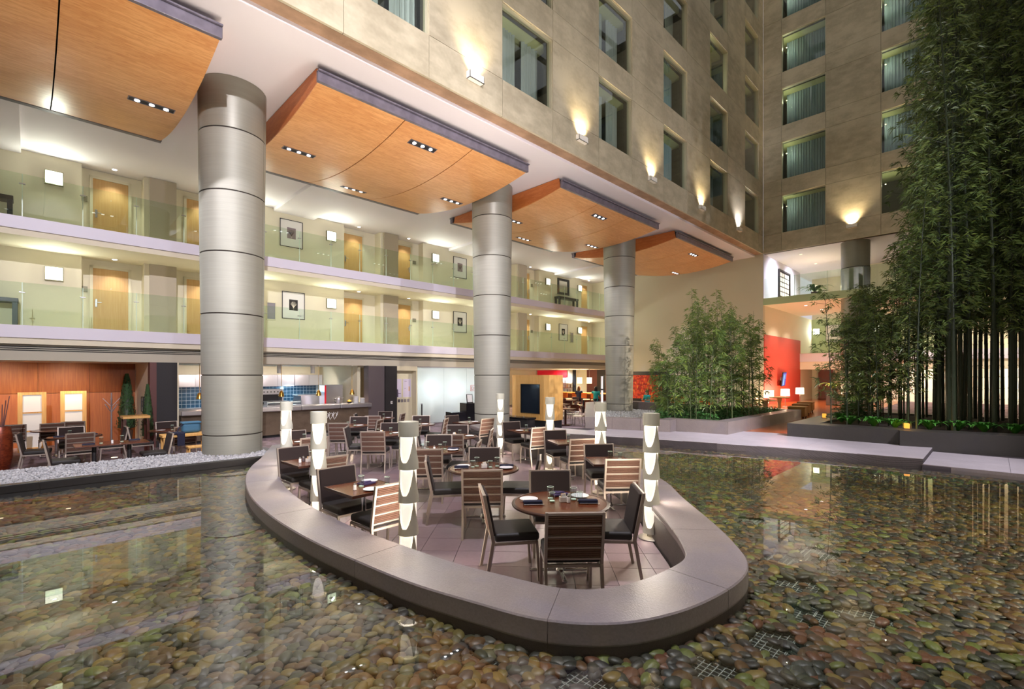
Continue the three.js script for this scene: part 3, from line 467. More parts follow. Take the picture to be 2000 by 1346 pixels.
{
  const bed = struct('floor_pool', slab(poolPts, BED - 0.02, 0.3), M.pool_floor);
  struct('floor_water', new THREE.ShapeGeometry(new THREE.Shape(poolPts.map(([x, z]) => new THREE.Vector2(x, -z)))).rotateX(-Math.PI / 2).translate(0, WATER, 0), M.water);
  // plastic lattice under the pebbles, in panels
  const cell = 0.045, bars = []; const panel = (cx, cz, n) => { for (let k = 0; k <= n; k++) { const o = (k - n / 2) * cell; bars.push(span(cx + o - 0.003, cx + o + 0.003, 0, 0.012, cz - n * cell / 2, cz + n * cell / 2), span(cx - n * cell / 2, cx + n * cell / 2, 0, 0.012, cz + o - 0.003, cz + o + 0.003)); } };
  for (let x = 1.2; x < 7.4; x += 0.46) for (let z = -4.0; z < 0.5; z += 0.46) if (notDeck(x, z)) panel(x, z, 10);
  for (const [x, z] of [[1.3, -5.2], [1.3, -6.2], [7.5, -2.3], [8.5, -2.6], [7.6, -0.8], [8.8, -0.4], [1.6, -8.0]]) panel(x, z, 18);
  const lat = part(bed, 'lattice', merge(bars).translate(0, BED - 0.02, 0), M.lattice); lat.userData.kind = 'stuff';
  // river pebbles: the nearest ones each a part, the rest together
  const shapes = [0, 1, 2].map((s) => { const g = new THREE.SphereGeometry(1, 12, 8), p = g.attributes.position; for (let i = 0; i < p.count; i++) { const x = p.getX(i), y = p.getY(i), z = p.getZ(i), k = 1 + 0.12 * Math.sin(2.1 * x + s * 2 + 1.3 * z) + 0.08 * Math.cos(3 * z + s); p.setXYZ(i, x * k, y * 0.9, z * k); } g.computeVertexNormals(); return g; });
  const hues = [0x9a8a4a, 0x7a7440, 0x8c6b3c, 0x6f6a5c, 0x5d6048, 0x54504e, 0x84623f, 0xa88f4e, 0x6b5140, 0x48483e, 0x869048, 0x8d5a40, 0x5c5850, 0x938a72].map((h) => new THREE.Color(h));
  const list = [], bare = [[2.35, -1.75], [2.6, -1.35], [3.1, -1.25], [3.7, -1.1], [4.35, -1.0], [4.9, -1.25], [2.3, -1.1], [5.5, -1.5], [3.2, -0.75], [5.9, -1.3], [6.6, -2.2], [1.35, -5.4], [7.5, -2.2], [8.6, -2.5], [4.6, -0.7]];
  for (let d = 2.5; d < 17;) {       // rows across the view, sown closer where they are near
    const step = 0.062; for (let r = -1.25 * d; r < 1.7 * d; r += 0.075) {
      const x = (d + r) * Math.SQRT1_2 + rr(-0.02, 0.02), z = (r - d) * Math.SQRT1_2 + rr(-0.02, 0.02);
      if (x > 12.3 || z > 8 || z < -10.6 || x < -8 || !inside(poolPts, x, z)) continue;
      const near = bare.some(([a, b]) => Math.hypot(a - x, b - z) < 0.10 + 0.15 * vnoise(x * 3, z * 3, 64, 64)); if (near && rnd() < 0.82) continue;
      list.push([x, z, d]);
    } d += step;
  }
  const buckets = shapes.map(() => []); let singles = 0; const q = new THREE.Quaternion(), e = new THREE.Euler(), m = new THREE.Matrix4(), tint = [];
  const mats = hues.map((h, i) => { const c = M.pebble.clone(); c.name = 'pebble_' + 'abcdefghijklmn'[i]; c.color.copy(h).multiplyScalar(0.52); return c; });
  list.forEach(([x, z, d], i) => {
    const L = rr(0.045, 0.07), W = L * rr(0.62, 0.85), H = L * rr(0.36, 0.5), k = i % 3; e.set(rr(-0.2, 0.2), rr(0, 6.28), rr(-0.2, 0.2)); q.setFromEuler(e);
    const patch = fbm(((x + 20) / 40) % 1, ((z + 20) / 40) % 1, 14, 14, 3), hi = Math.min(13, Math.max(0, Math.floor((patch - 0.25) * 2 * 6 + rnd() * 8))), y = BED + H * 0.55 + rr(0, 0.014);
    if (singles < 299 && seen(x, y, z, -6)) { const p = part(bed, 'pebble', shapes[k], mats[hi]); p.position.set(x, y, z); p.quaternion.copy(q); p.scale.set(L, H, W); singles++; }
    else buckets[k].push([m.clone().compose(new THREE.Vector3(x, y, z), q, new THREE.Vector3(L, H, W)), hues[hi].clone().multiplyScalar(rr(0.44, 0.6))]);
  });
  buckets.forEach((b, k) => { const im = shade(new THREE.InstancedMesh(shapes[k], M.pebble, b.length)); b.forEach(([mm, c], i) => { im.setMatrixAt(i, mm); im.setColorAt(i, c); }); im.name = 'pebbles'; im.userData.kind = 'stuff'; bed.add(im); });
}
function gravel(name, label, test, box4, y, step, tone, bumpy = 0.02) {
  const g = new THREE.IcosahedronGeometry(1, 1), list = []; const [x0, x1, z0, z1] = box4;
  for (let x = x0; x < x1; x += step) for (let z = z0; z < z1; z += step) { const a = x + rr(-0.5, 0.5) * step, b = z + rr(-0.5, 0.5) * step; if (test(a, b)) list.push([a, b]); }
  const im = shade(new THREE.InstancedMesh(g, M.gravel, list.length)), m = new THREE.Matrix4(), q = new THREE.Quaternion(), c = new THREE.Color();
  list.forEach(([a, b], i) => { q.setFromEuler(new THREE.Euler(rr(0, 3), rr(0, 6), rr(0, 3))); const s = step * rr(0.45, 0.75); m.compose(new THREE.Vector3(a, y + rr(0, bumpy), b), q, new THREE.Vector3(s, s * rr(0.5, 0.8), s * rr(0.7, 1))); im.setMatrixAt(i, m); const t = rr(0.6, 1.1); im.setColorAt(i, c.setRGB(tone[0] * t, tone[1] * t, tone[2] * t)); });
  im.name = name; im.userData = { label, category: 'gravel', kind: 'stuff' }; scene.add(im);
}
gravel('gravel', 'pale grey gravel strip between the pool and the restaurant floor', (x, z) => Math.hypot(x - 3.35, z + 12.6) > 0.62 && seen(x, 0.3, z, 60) && !inside([...inner, ...back], x, z), [-2.5, 3.95, -13.05, -10.78], 0.30, 0.043, [0.43, 0.43, 0.445]);

// ---------------------------------------------------------------- dining chairs, tables and what is on them
function makeChair() {      // faces -z; the striped ribbed back looks towards +z
  const t = thing('dining_chair', '', 'chair'); t.userData.group = 'striped-back dining chairs';
  const W = 0.53, lean = 0.10, back = (y) => 0.235 + Math.max(0, y - 0.42) * 0.19;
  for (const s of [-1, 1]) {
    const prof = [[0.31, 0], [0.335, 0], [0.262, 0.42], [back(0.9) + 0.028, 0.9], [back(0.9), 0.9], [0.232, 0.42]];      // rear leg and back post in one bent bar
    part(t, 'leg', uvm(extrude(prof.map(([z, y]) => [-z, y]), 0.022, 0.003).rotateY(Math.PI / 2).translate(s * (W / 2 - 0.014) - 0.011, 0, 0)), M.chair_metal);
    part(t, 'leg', bar([s * (W / 2 - 0.02), 0.41, -0.2], [s * (W / 2 - 0.02), 0, -0.225], 0.026), M.chair_metal);
  }
  part(t, 'seat_frame', merge([span(-W / 2 + 0.02, W / 2 - 0.02, 0.385, 0.412, -0.215, -0.19), span(-W / 2 + 0.007, -W / 2 + 0.032, 0.385, 0.412, -0.2, 0.25), span(W / 2 - 0.032, W / 2 - 0.007, 0.385, 0.412, -0.2, 0.25), span(-W / 2 + 0.02, W / 2 - 0.02, 0.385, 0.412, 0.225, 0.25)]), M.chair_metal);
  part(t, 'seat', rbox(W - 0.03, 0.085, 0.46, 0.03, 0, 0.455, -0.0, 3), M.chair_seat);
  const tilt = (g) => g.rotateX(Math.atan(0.19));
  const at = (g, y, dz) => { g.translate(0, y, back(y) + dz); return g; };
  part(t, 'backrest', at(tilt(rbox(W - 0.045, 0.42, 0.035, 0.014, 0, 0, 0, 2)), 0.685, -0.012), M.chair_pad);
  for (let k = 0; k < 5; k++) { const y = 0.468 + k * 0.1045; part(t, 'back_rail', at(tilt(rbox(W - 0.05, k === 4 ? 0.026 : 0.02, 0.026, 0.004)), y + (k === 4 ? 0.003 : 0), 0.012), M.chair_metal); }
  const wave = []; const N = 24; for (let i = 0; i <= N; i++) { const u = i / N; wave.push([0.001 + 0.017 * Math.abs(Math.sin(u * 4 * Math.PI)), (u - 0.5) * 0.083]); }
  const rib = uvm(extrude([[-0.012, -0.0415], ...wave, [-0.012, 0.0415]], W - 0.058, 0).rotateY(-Math.PI / 2).translate((W - 0.058) / 2, 0, 0));
  for (let k = 0; k < 4; k++) part(t, 'ribbed_panel', at(tilt(rib.clone()), 0.5205 + k * 0.1045, 0.012), M.chair_rib);
  return t;
}
const chair0 = makeChair(); let chairUsed = false;
function chair(x, z, turn, label, y = 0) {
  if (!chairUsed) { chairUsed = true; chair0.position.set(x, y, z); chair0.rotation.y = turn; chair0.userData.label = label; return chair0; }
  return dup(chair0, [x, y, z], turn, label);
}
// tables
const pedestal = () => [['post', merge([cyl(0.035, 0.035, 0.66, 0, 0.04, 0, 16), cyl(0.06, 0.04, 0.05, 0, 0.03, 0, 16)]), M.chrome], ['mount', cyl(0.05, 0.16, 0.03, 0, 0.685, 0, 16), M.black_panel], ['foot', merge([rbox(0.66, 0.03, 0.05, 0.012, 0, 0.03, 0), rbox(0.05, 0.03, 0.66, 0.012, 0, 0.03, 0)]), M.chrome]];
function makeRound() { const t = thing('dining_table', '', 'table'); t.userData.group = 'round dining tables'; part(t, 'table_top', lathe([[0, 0.742], [0.49, 0.742], [0.49, 0.716], [0, 0.716]], 48), M.table_wood); part(t, 'rim', lathe([[0.488, 0.716], [0.515, 0.718], [0.52, 0.728], [0.515, 0.743], [0.488, 0.744]], 48), M.table_edge); for (const [n, g, m] of pedestal()) part(t, n, g, m); return t; }
function makeSquare() { const t = thing('square_table', '', 'table'); t.userData.group = 'square dining tables'; part(t, 'table_top', rbox(0.64, 0.028, 0.66, 0.006, 0, 0.73, 0), M.table_wood); part(t, 'rim', merge([span(-0.335, -0.32, 0.714, 0.746, -0.345, 0.345), span(0.32, 0.335, 0.714, 0.746, -0.345, 0.345), span(-0.32, 0.32, 0.714, 0.746, -0.345, -0.33), span(-0.32, 0.32, 0.714, 0.746, 0.33, 0.345)]), M.table_edge); for (const [n, g, m] of pedestal()) part(t, n, g.clone().scale(0.85, 1, 0.85), m); return t; }
const firstUse = new Map();
function put(make, key, at, turn, label, group) { if (!firstUse.has(key)) { const o = make(); o.position.set(...at); o.rotation.y = turn; o.userData.label = label; if (group) o.userData.group = group; firstUse.set(key, o); return o; } return dup(firstUse.get(key), at, turn, label, group); }
// tableware, each made once
const makeGlass = (h, r) => () => { const t = thing('tumbler', '', 'glass'); part(t, 'glass', lathe([[0, 0.004], [r * 0.86, 0.004], [r, h], [r - 0.003, h], [r * 0.83, 0.012], [0, 0.012]], 20), M.glass_clear); part(t, 'rim', new THREE.TorusGeometry(r - 0.0015, 0.0022, 6, 24).rotateX(Math.PI / 2).translate(0, h, 0), M.glass_edge); part(t, 'base', cyl(r * 0.84, r * 0.84, 0.012, 0, 0.001, 0, 20), M.glass_edge); return t; };
const makePlate = () => { const t = thing('plate', '', 'plate'); part(t, 'dish', lathe([[0, 0.004], [0.055, 0.004], [0.06, 0.006], [0.098, 0.016], [0.1, 0.018], [0.096, 0.0185], [0.058, 0.009], [0, 0.008]], 32), M.white_gloss); return t; };
const makeRoll = () => { const t = thing('napkin', '', 'napkin'); part(t, 'roll', rbox(0.21, 0.038, 0.062, 0.018, 0, 0.02, 0, 3), M.navy_cloth); part(t, 'fold', rbox(0.20, 0.008, 0.075, 0.003, 0.003, 0.006, 0.004), M.navy_cloth); part(t, 'knife', rbox(0.215, 0.006, 0.014, 0.003, 0.01, 0.006, 0.05), M.chrome); return t; };
const makeFold = () => { const t = thing('napkin', '', 'napkin'); const g = extrude([[-0.1, -0.05], [0.1, -0.07], [0.06, 0.06], [-0.05, 0.08]], 0.012, 0.006).rotateX(-Math.PI / 2); part(t, 'cloth', uvm(g.translate(0, 0.006, 0)), M.purple_cloth); part(t, 'fold', uvm(extrude([[-0.05, -0.04], [0.08, -0.02], [0.0, 0.06]], 0.01, 0.006).rotateX(-Math.PI / 2).translate(-0.01, 0.022, 0)), M.purple_cloth); return t; };
const makeCaddy = () => { const t = thing('sugar_caddy', '', 'caddy'); part(t, 'box', merge([rspan(-0.04, 0.04, 0, 0.055, -0.032, -0.027, 0.002), rspan(-0.04, 0.04, 0, 0.055, 0.027, 0.032, 0.002), rspan(-0.04, -0.035, 0, 0.055, -0.03, 0.03, 0.002), rspan(0.035, 0.04, 0, 0.055, -0.03, 0.03, 0.002), span(-0.038, 0.038, 0, 0.006, -0.03, 0.03)]), M.white_gloss); for (let k = 0; k < 6; k++) { const p = part(t, 'packet', rbox(0.052, 0.06, 0.004, 0.0015), k % 3 === 2 ? M.paper_white : M.yellow_packet); p.position.set(rr(-0.01, 0.01), 0.048 + rr(0, 0.012), -0.02 + k * 0.008); p.rotation.set(rr(-0.2, 0.2), 0, rr(-0.3, 0.3)); } return t; };
const makeShaker = (m) => () => { const t = thing('shaker', '', 'shaker'); part(t, 'jar', lathe([[0, 0], [0.02, 0], [0.021, 0.004], [0.019, 0.055], [0.016, 0.062], [0, 0.062]], 16), m); part(t, 'cap', lathe([[0.017, 0.06], [0.018, 0.07], [0.012, 0.082], [0.004, 0.085], [0, 0.085]], 16), M.chrome); return t; };
const kit = { tall: makeGlass(0.135, 0.036), short: makeGlass(0.1, 0.034), plate: makePlate, roll: makeRoll, fold: makeFold, caddy: makeCaddy, salt: makeShaker(M.white_gloss), pepper: makeShaker(M.grey_panel) };
function lay(at, y, turn, where, items) {     // items: [kind, across, away, turn, label]
  const c = Math.cos(turn), s = Math.sin(turn);
  for (const [k, u, v, a, text] of items) { const o = put(kit[k], k, [at[0] + u * c + v * s, y, at[1] - u * s + v * c], turn + (a ?? 0), text + ' ' + where, text.replace(/^(left|right|front|rear|near|far|second|third) /, '') + 's ' + where); delete o.userData.group; }
}
const VIEW = -Math.PI / 4 + 0.04;      // the deck's own axis
const TY = 0.745;
function roundSet(x, z, where, sides, y = 0, turn = VIEW) {
  put(makeRound, 'round', [x, y, z], turn, 'round brown dining table ' + where);
  const c = Math.cos(turn), s = Math.sin(turn), go = (u, v) => [x + u * c + v * s, z - u * s + v * c];
  const spec = { front: [0, 0.6, 0, 'striped-back chair at the near side of '], back: [0, -0.62, Math.PI, 'facing chair at the far side of '], left: [-0.5, 0, -Math.PI / 2, 'chair in side view left of '], right: [0.5, 0, Math.PI / 2, 'chair in side view right of '] };
  for (const k of sides) { const [u, v, a, t] = spec[k], [px, pz] = go(u, v); chair(px, pz, turn + a + (k === 'left' ? 0.12 : k === 'right' ? -0.1 : 0), t + 'the round table ' + where, y); }
}
const ALL = ['front', 'back', 'left', 'right'];
roundSet(4.0, -3.27, 'nearest the pool end', ALL);
lay([4.0, -3.27], TY, VIEW, 'on the round table nearest the pool end', [['plate', -0.33, -0.1, 0, 'left white plate'], ['plate', 0.25, -0.22, 0, 'right white plate'], ['roll', -0.3, 0.06, 0.04, 'left rolled navy napkin'], ['roll', 0.29, 0.04, -0.05, 'right rolled navy napkin'], ['tall', -0.09, -0.13, 0, 'tall tumbler behind another, left'], ['short', -0.085, -0.02, 0, 'short tumbler left of the sugar caddy'], ['tall', 0.155, -0.08, 0, 'tall tumbler right of the shakers'], ['short', 0.215, -0.03, 0, 'short tumbler at the right'], ['caddy', 0.035, -0.02, 0.1, 'white caddy of yellow sugar packets'], ['pepper', 0.1, -0.04, 0, 'steel-capped pepper shaker'], ['salt', 0.085, 0.02, 0, 'white salt shaker'], ['fold', 0.02, -0.3, 0.6, 'folded purple napkin']]);
roundSet(4.69, -5.28, 'second from the pool end', ALL);
lay([4.69, -5.28], TY, VIEW, 'on the second round table from the pool end', [['plate', -0.3, -0.1, 0, 'left white plate'], ['plate', 0.33, 0.06, 0, 'right white plate'], ['roll', -0.32, 0.02, 0.1, 'left rolled navy napkin'], ['roll', 0.34, -0.06, -0.05, 'right rolled navy napkin'], ['short', -0.16, -0.02, 0, 'short tumbler at the left'], ['tall', -0.1, -0.1, 0, 'tall tumbler at the left'], ['tall', 0.2, -0.08, 0, 'tall tumbler at the right'], ['short', 0.1, 0.0, 0, 'short tumbler near the caddy'], ['caddy', 0.01, 0.0, 0.2, 'white caddy of yellow sugar packets'], ['pepper', 0.06, -0.06, 0, 'pepper shaker']]);
roundSet(5.19, -7.21, 'third from the pool end', ['front', 'back', 'right']);
lay([5.19, -7.21], TY, VIEW, 'on the third round table from the pool end', [['tall', -0.12, -0.05, 0, 'left tall tumbler'], ['tall', 0.2, -0.03, 0, 'right tall tumbler'], ['short', -0.2, 0.0, 0, 'left short tumbler'], ['short', 0.12, 0.02, 0, 'right short tumbler'], ['salt', 0.02, 0.05, 0, 'salt shaker'], ['plate', 0.36, 0.1, 0, 'white plate'], ['roll', 0.36, 0.0, 0, 'rolled navy napkin']]);
roundSet(6.66, -8.47, 'fourth from the pool end', ALL);
lay([6.66, -8.47], TY, VIEW, 'on the fourth round table from the pool end', [['tall', -0.12, 0.0, 0, 'left tall tumbler'], ['tall', 0.12, 0.0, 0, 'right tall tumbler'], ['caddy', 0.0, 0.02, 0, 'white sugar caddy'], ['plate', 0.34, 0.04, 0, 'right white plate'], ['plate', -0.34, 0.04, 0, 'left white plate']]);
roundSet(5.79, -10.05, 'behind the second tall lamp', ALL);
lay([5.79, -10.05], TY, VIEW, 'on the round table behind the second tall lamp', [['tall', 0.2, 0.05, 0, 'tall tumbler'], ['caddy', 0.0, 0.1, 0, 'white sugar caddy'], ['plate', 0.33, 0.0, 0, 'white plate'], ['short', -0.1, 0.0, 0, 'short tumbler']]);
roundSet(6.09, -12.3, 'close to the steel counter', ['front', 'back', 'left', 'right']);
lay([6.09, -12.3], TY, VIEW, 'on the round table close to the steel counter', [['tall', 0.14, 0.0, 0, 'tall tumbler'], ['plate', 0.3, 0.1, 0, 'white plate'], ['short', -0.02, 0.08, 0, 'short tumbler']]);
roundSet(8.69, -15.3, 'before the dark wall panels', ALL, FL);
lay([8.69, -15.3], TY + FL, VIEW, 'on the round table farthest back', [['tall', 0.15, 0.0, 0, 'tall tumbler'], ['plate', 0.3, 0.0, 0, 'white plate']]);
roundSet(7.55, -11.3, 'before the poster doorway', ['back', 'right']);
lay([7.55, -11.3], TY, VIEW, 'on the round table before the poster doorway', [['tall', 0.1, -0.05, 0, 'tall tumbler'], ['plate', 0.25, 0.1, 0, 'white plate']]);
// pairs of chairs at square tables along the ring
function pair(x, z, turn, where, items, gap = 0.42, y = 0) {
  put(makeSquare, 'square', [x, y, z], turn, 'square brown table for two ' + where);
  const c = Math.cos(turn), s = Math.sin(turn);
  chair(x + gap * s, z + gap * c, turn, 'striped-back chair at the square table ' + where, y);
  chair(x - gap * s, z - gap * c, turn + Math.PI, 'dark-faced chair at the square table ' + where, y);
  lay([x, z], TY + y, turn, 'on the square table ' + where, items);
}
pair(2.86, -5.41, 0.03, 'on the left edge nearest the pool', [['plate', -0.02, 0.22, 0, 'near white plate'], ['plate', 0.2, -0.2, 0, 'far white plate'], ['fold', 0.08, -0.1, 0.3, 'folded purple napkin'], ['tall', -0.02, -0.02, 0, 'tall tumbler'], ['salt', -0.16, 0.08, 0, 'white salt shaker'], ['short', 0.25, 0.12, 0, 'short tumbler']], 0.36);
pair(3.13, -7.62, 0.02, 'second on the left edge', [['tall', 0.05, -0.1, 0, 'tall tumbler'], ['salt', -0.18, 0.02, 0, 'white salt shaker'], ['caddy', -0.05, 0.04, 0.2, 'white caddy of yellow sugar packets'], ['pepper', -0.1, -0.05, 0, 'pepper shaker']], 0.36);
pair(3.95, -10.0, -0.1, 'on the left edge beside the first column', [['tall', 0.05, -0.1, 0, 'tall tumbler'], ['plate', -0.1, 0.1, 0, 'white plate']], 0.4);
pair(6.52, -4.32, -0.73, 'on the right edge nearest the pool end', [['tall', 0.02, -0.05, 0, 'tall tumbler'], ['plate', 0.15, 0.18, 0, 'white plate'], ['short', 0.2, -0.12, 0, 'short tumbler']]);
pair(7.75, -6.14, -0.52, 'second on the right edge', [['tall', 0.02, -0.02, 0, 'tall tumbler'], ['plate', 0.1, 0.2, 0, 'white plate']]);
pair(8.56, -8.1, -0.3, 'third on the right edge', [['tall', 0.04, -0.02, 0, 'tall tumbler'], ['plate', -0.16, 0.0, 0, 'white plate'], ['roll', 0.12, 0.14, 0, 'rolled navy napkin']]);
pair(8.95, -10.7, 0.06, 'on the right edge before the second column', [['tall', 0.02, -0.02, 0, 'tall tumbler'], ['plate', 0.14, 0.1, 0, 'white plate']]);
// restaurant tables on the carpet at the left
put(makeRound, 'round', [0.78, FL, -16.1], 0, 'round dining table on the carpet, left behind the gravel');
chair(0.81, -15.42, 0.04, 'striped-back chair seen square on, on the carpet left behind the gravel', FL); chair(0.75, -16.75, Math.PI, 'chair facing the pool on the carpet, behind the striped one', FL); chair(0.12, -15.95, -Math.PI / 2 - 0.1, 'chair turned sideways at the far left, just behind the gravel', FL); chair(1.45, -16.1, Math.PI / 2, 'dark chair in side view right of the left round table on the carpet', FL);
lay([0.78, -16.1], TY + FL, 0, 'on the left round table on the carpet', [['roll', -0.3, 0.1, 0, 'left rolled navy napkin'], ['roll', 0.32, 0.05, 0, 'right rolled navy napkin'], ['tall', -0.1, 0, 0, 'tall tumbler']]);
{ const t = thing('long_table', 'long rectangular wooden table on the carpet just behind the gravel', 'table', [1.27, FL, -13.75], 0); part(t, 'table_top', rbox(1.25, 0.03, 0.62, 0.006, 0, 0.745, 0), M.table_wood); part(t, 'rim', rbox(1.27, 0.02, 0.64, 0.006, 0, 0.735, 0), M.table_edge); for (const x of [-0.3, 0.3]) { part(t, 'post', cyl(0.04, 0.04, 0.7, x, 0.02, 0, 14), M.black_panel); part(t, 'foot', rbox(0.4, 0.03, 0.4, 0.01, x, 0.02, 0), M.black_panel); } }
chair(0.52, -13.75, -Math.PI / 2, 'chair at the left end of the long table behind the gravel', FL); chair(2.0, -13.7, Math.PI / 2, 'chair at the right end of the long table behind the gravel', FL);
lay([1.27, -13.75], 0.76 + FL, 0, 'on the long table behind the gravel', [['roll', -0.4, 0.12, 0, 'left rolled navy napkin'], ['roll', 0.4, -0.1, 0, 'right rolled navy napkin'], ['tall', -0.18, -0.05, 0, 'left tall tumbler'], ['tall', 0.18, -0.1, 0, 'right tall tumbler'], ['salt', 0.0, 0.02, 0, 'white salt shaker']]);
put(makeRound, 'round', [2.75, FL, -16.05], 0, 'round dining table beside the black pillar'); chair(2.88, -15.4, 0.05, 'striped-back chair beside the first column, left restaurant', FL); chair(2.8, -16.72, Math.PI, 'chair facing the pool beside the black pillar', FL); chair(2.1, -16.05, -Math.PI / 2, 'chair in side view left of the table by the black pillar', FL);
lay([2.75, -16.05], TY + FL, 0, 'on the round table beside the black pillar', [['tall', 0, 0.1, 0, 'tall tumbler'], ['plate', -0.25, 0.1, 0, 'white plate']]);
chair(-0.36, -19.2, 0.05, 'striped-back chair at the far left, left of the first screen', FL); chair(0.42, -19.1, 0.05, 'striped-back chair between the two wooden screens', FL); chair(0.98, -19.3, -0.3, 'chair partly hidden beside the second wooden screen', FL);
put(makeRound, 'round', [0.5, FL, -18.3], 0, 'round dining table before the two wooden screens');

// ---------------------------------------------------------------- tall tube lamps with scalloped cut-outs
const TIER = 0.345, UP = 0.8;
const tierShell = (() => {   // a shell whose upper edge dips in three U shapes; its inner and outer faces and the rims
  const n = 108, pos = [], idx = [], top = (th) => { const s = ((th % (2 * Math.PI / 3)) + 2 * Math.PI / 3) % (2 * Math.PI / 3) - Math.PI / 3, u = Math.abs(s) / 0.98; return u >= 1 ? TIER : Math.max(0.075, TIER * (0.2 + 0.8 * u ** 2.1)); };
  for (let i = 0; i <= n; i++) { const th = i / n * 2 * Math.PI, c = Math.cos(th), s = Math.sin(th), yt = top(th); const rb = 0.106, rt = 0.106 - 0.012 * yt / TIER; for (const [r, y] of [[rb, 0], [rt, yt], [rt - 0.004, yt], [rb - 0.004, 0]]) pos.push(r * s, y, r * c); }
  for (let i = 0; i < n; i++) { const o = i * 4; for (const [p, q] of [[0, 1], [1, 2], [2, 3], [3, 0]]) idx.push(o + p, o + 4 + q, o + q, o + p, o + 4 + p, o + 4 + q); }
  let g = new THREE.BufferGeometry(); g.setAttribute('position', new THREE.Float32BufferAttribute(pos, 3)); g.setIndex(idx); g = g.toNonIndexed(); g.computeVertexNormals(); return uvm(g);
})();
const lampGlow = cyl(0.084, 0.084, TIER - 0.02, 0, 0.01, 0, 32);
function makeLamp() {
  const t = thing('tube_lamp', '', 'lamp'); t.userData.group = 'tall white tube lamps';
  part(t, 'base', lathe([[0, 0], [0.16, 0], [0.162, 0.012], [0.15, 0.02], [0.03, 0.026], [0, 0.026]], 32), M.lamp_base); part(t, 'post', cyl(0.05, 0.05, 0.1, 0, 0.02, 0, 20), M.lamp_base);
  for (let k = 0; k < 4; k++) { part(t, 'shade_tier', tierShell, M.lamp_shell).position.y = 0.075 + k * TIER; part(t, 'diffuser', lampGlow, M.lamp_glow).position.y = 0.075 + k * TIER; }
  part(t, 'top_band', lathe([[0.107, 0], [0.107, 0.155], [0.101, 0.155], [0.101, 0.004]], 40).translate(0, 0.075 + 4 * TIER, 0), M.lamp_shell); part(t, 'top_disc', cyl(0.1, 0.1, 0.01, 0, 0.075 + 4 * TIER + 0.12, 0, 32), M.lamp_glow);
  return t;
}
[[5.66, -3.12, 0.78 + Math.PI / 3, 'glowing tube lamp at the front right, its round base in view beside the ring'], [2.83, -4.38, 1.0, 'tall glowing tube lamp nearest the camera, before the left edge of the ring'], [2.74, -6.42, 0.5, 'second tall glowing tube lamp along the left edge of the ring'], [3.33, -9.2, 0.9, 'farthest tall glowing tube lamp on the left, near the first column'], [7.2, -4.96, 0.78 + Math.PI / 3, 'second tall glowing tube lamp along the right edge of the ring'], [8.14, -6.95, 0.9, 'third tall glowing tube lamp along the right edge, before the wooden box'], [8.86, -9.3, 0.75, 'thin far tube lamp standing in front of the second column']].forEach(([x, z, a, label]) => {
  put(makeLamp, 'lamp', [x, 0, z], a, label);
  spot(CREAM, 75 * UP, [x, 0.075 + 4 * TIER + 0.14, z], [x, 8, z], 1.15, 1, 5);
  for (let k = 0; k < 4; k++) point(CREAM, 4.6 * POWER.lamp, [x, 0.075 + (k + 0.62) * TIER, z], 2.5);
});
{ const c = solid('lamp_cord', 'black cord with a round foot switch running from the front right lamp', 'cord', merge([tube([[5.62, 0.012, -3.0], [5.58, 0.008, -2.86], [5.5, 0.008, -2.8], [5.45, 0.008, -2.72], [5.3, 0.008, -2.7], [4.98, 0.008, -2.45], [4.7, 0.008, -2.28], [4.62, 0.02, -2.2], [4.6, 0.14, -2.17]], 0.006, 40, 6), cyl(0.045, 0.04, 0.022, 5.42, 0, -2.72, 20)]), M.cord_black);
  const o = thing('wall_outlet', 'small white outlet with a plug on the inner wall of the stone ring', 'outlet', [4.55, 0.19, -2.09], -Math.PI * 0.77); part(o, 'plate', rbox(0.07, 0.115, 0.012, 0.004), M.plastic_white); part(o, 'plug', rbox(0.03, 0.03, 0.03, 0.006, 0, -0.02, 0.02), M.cord_black); }

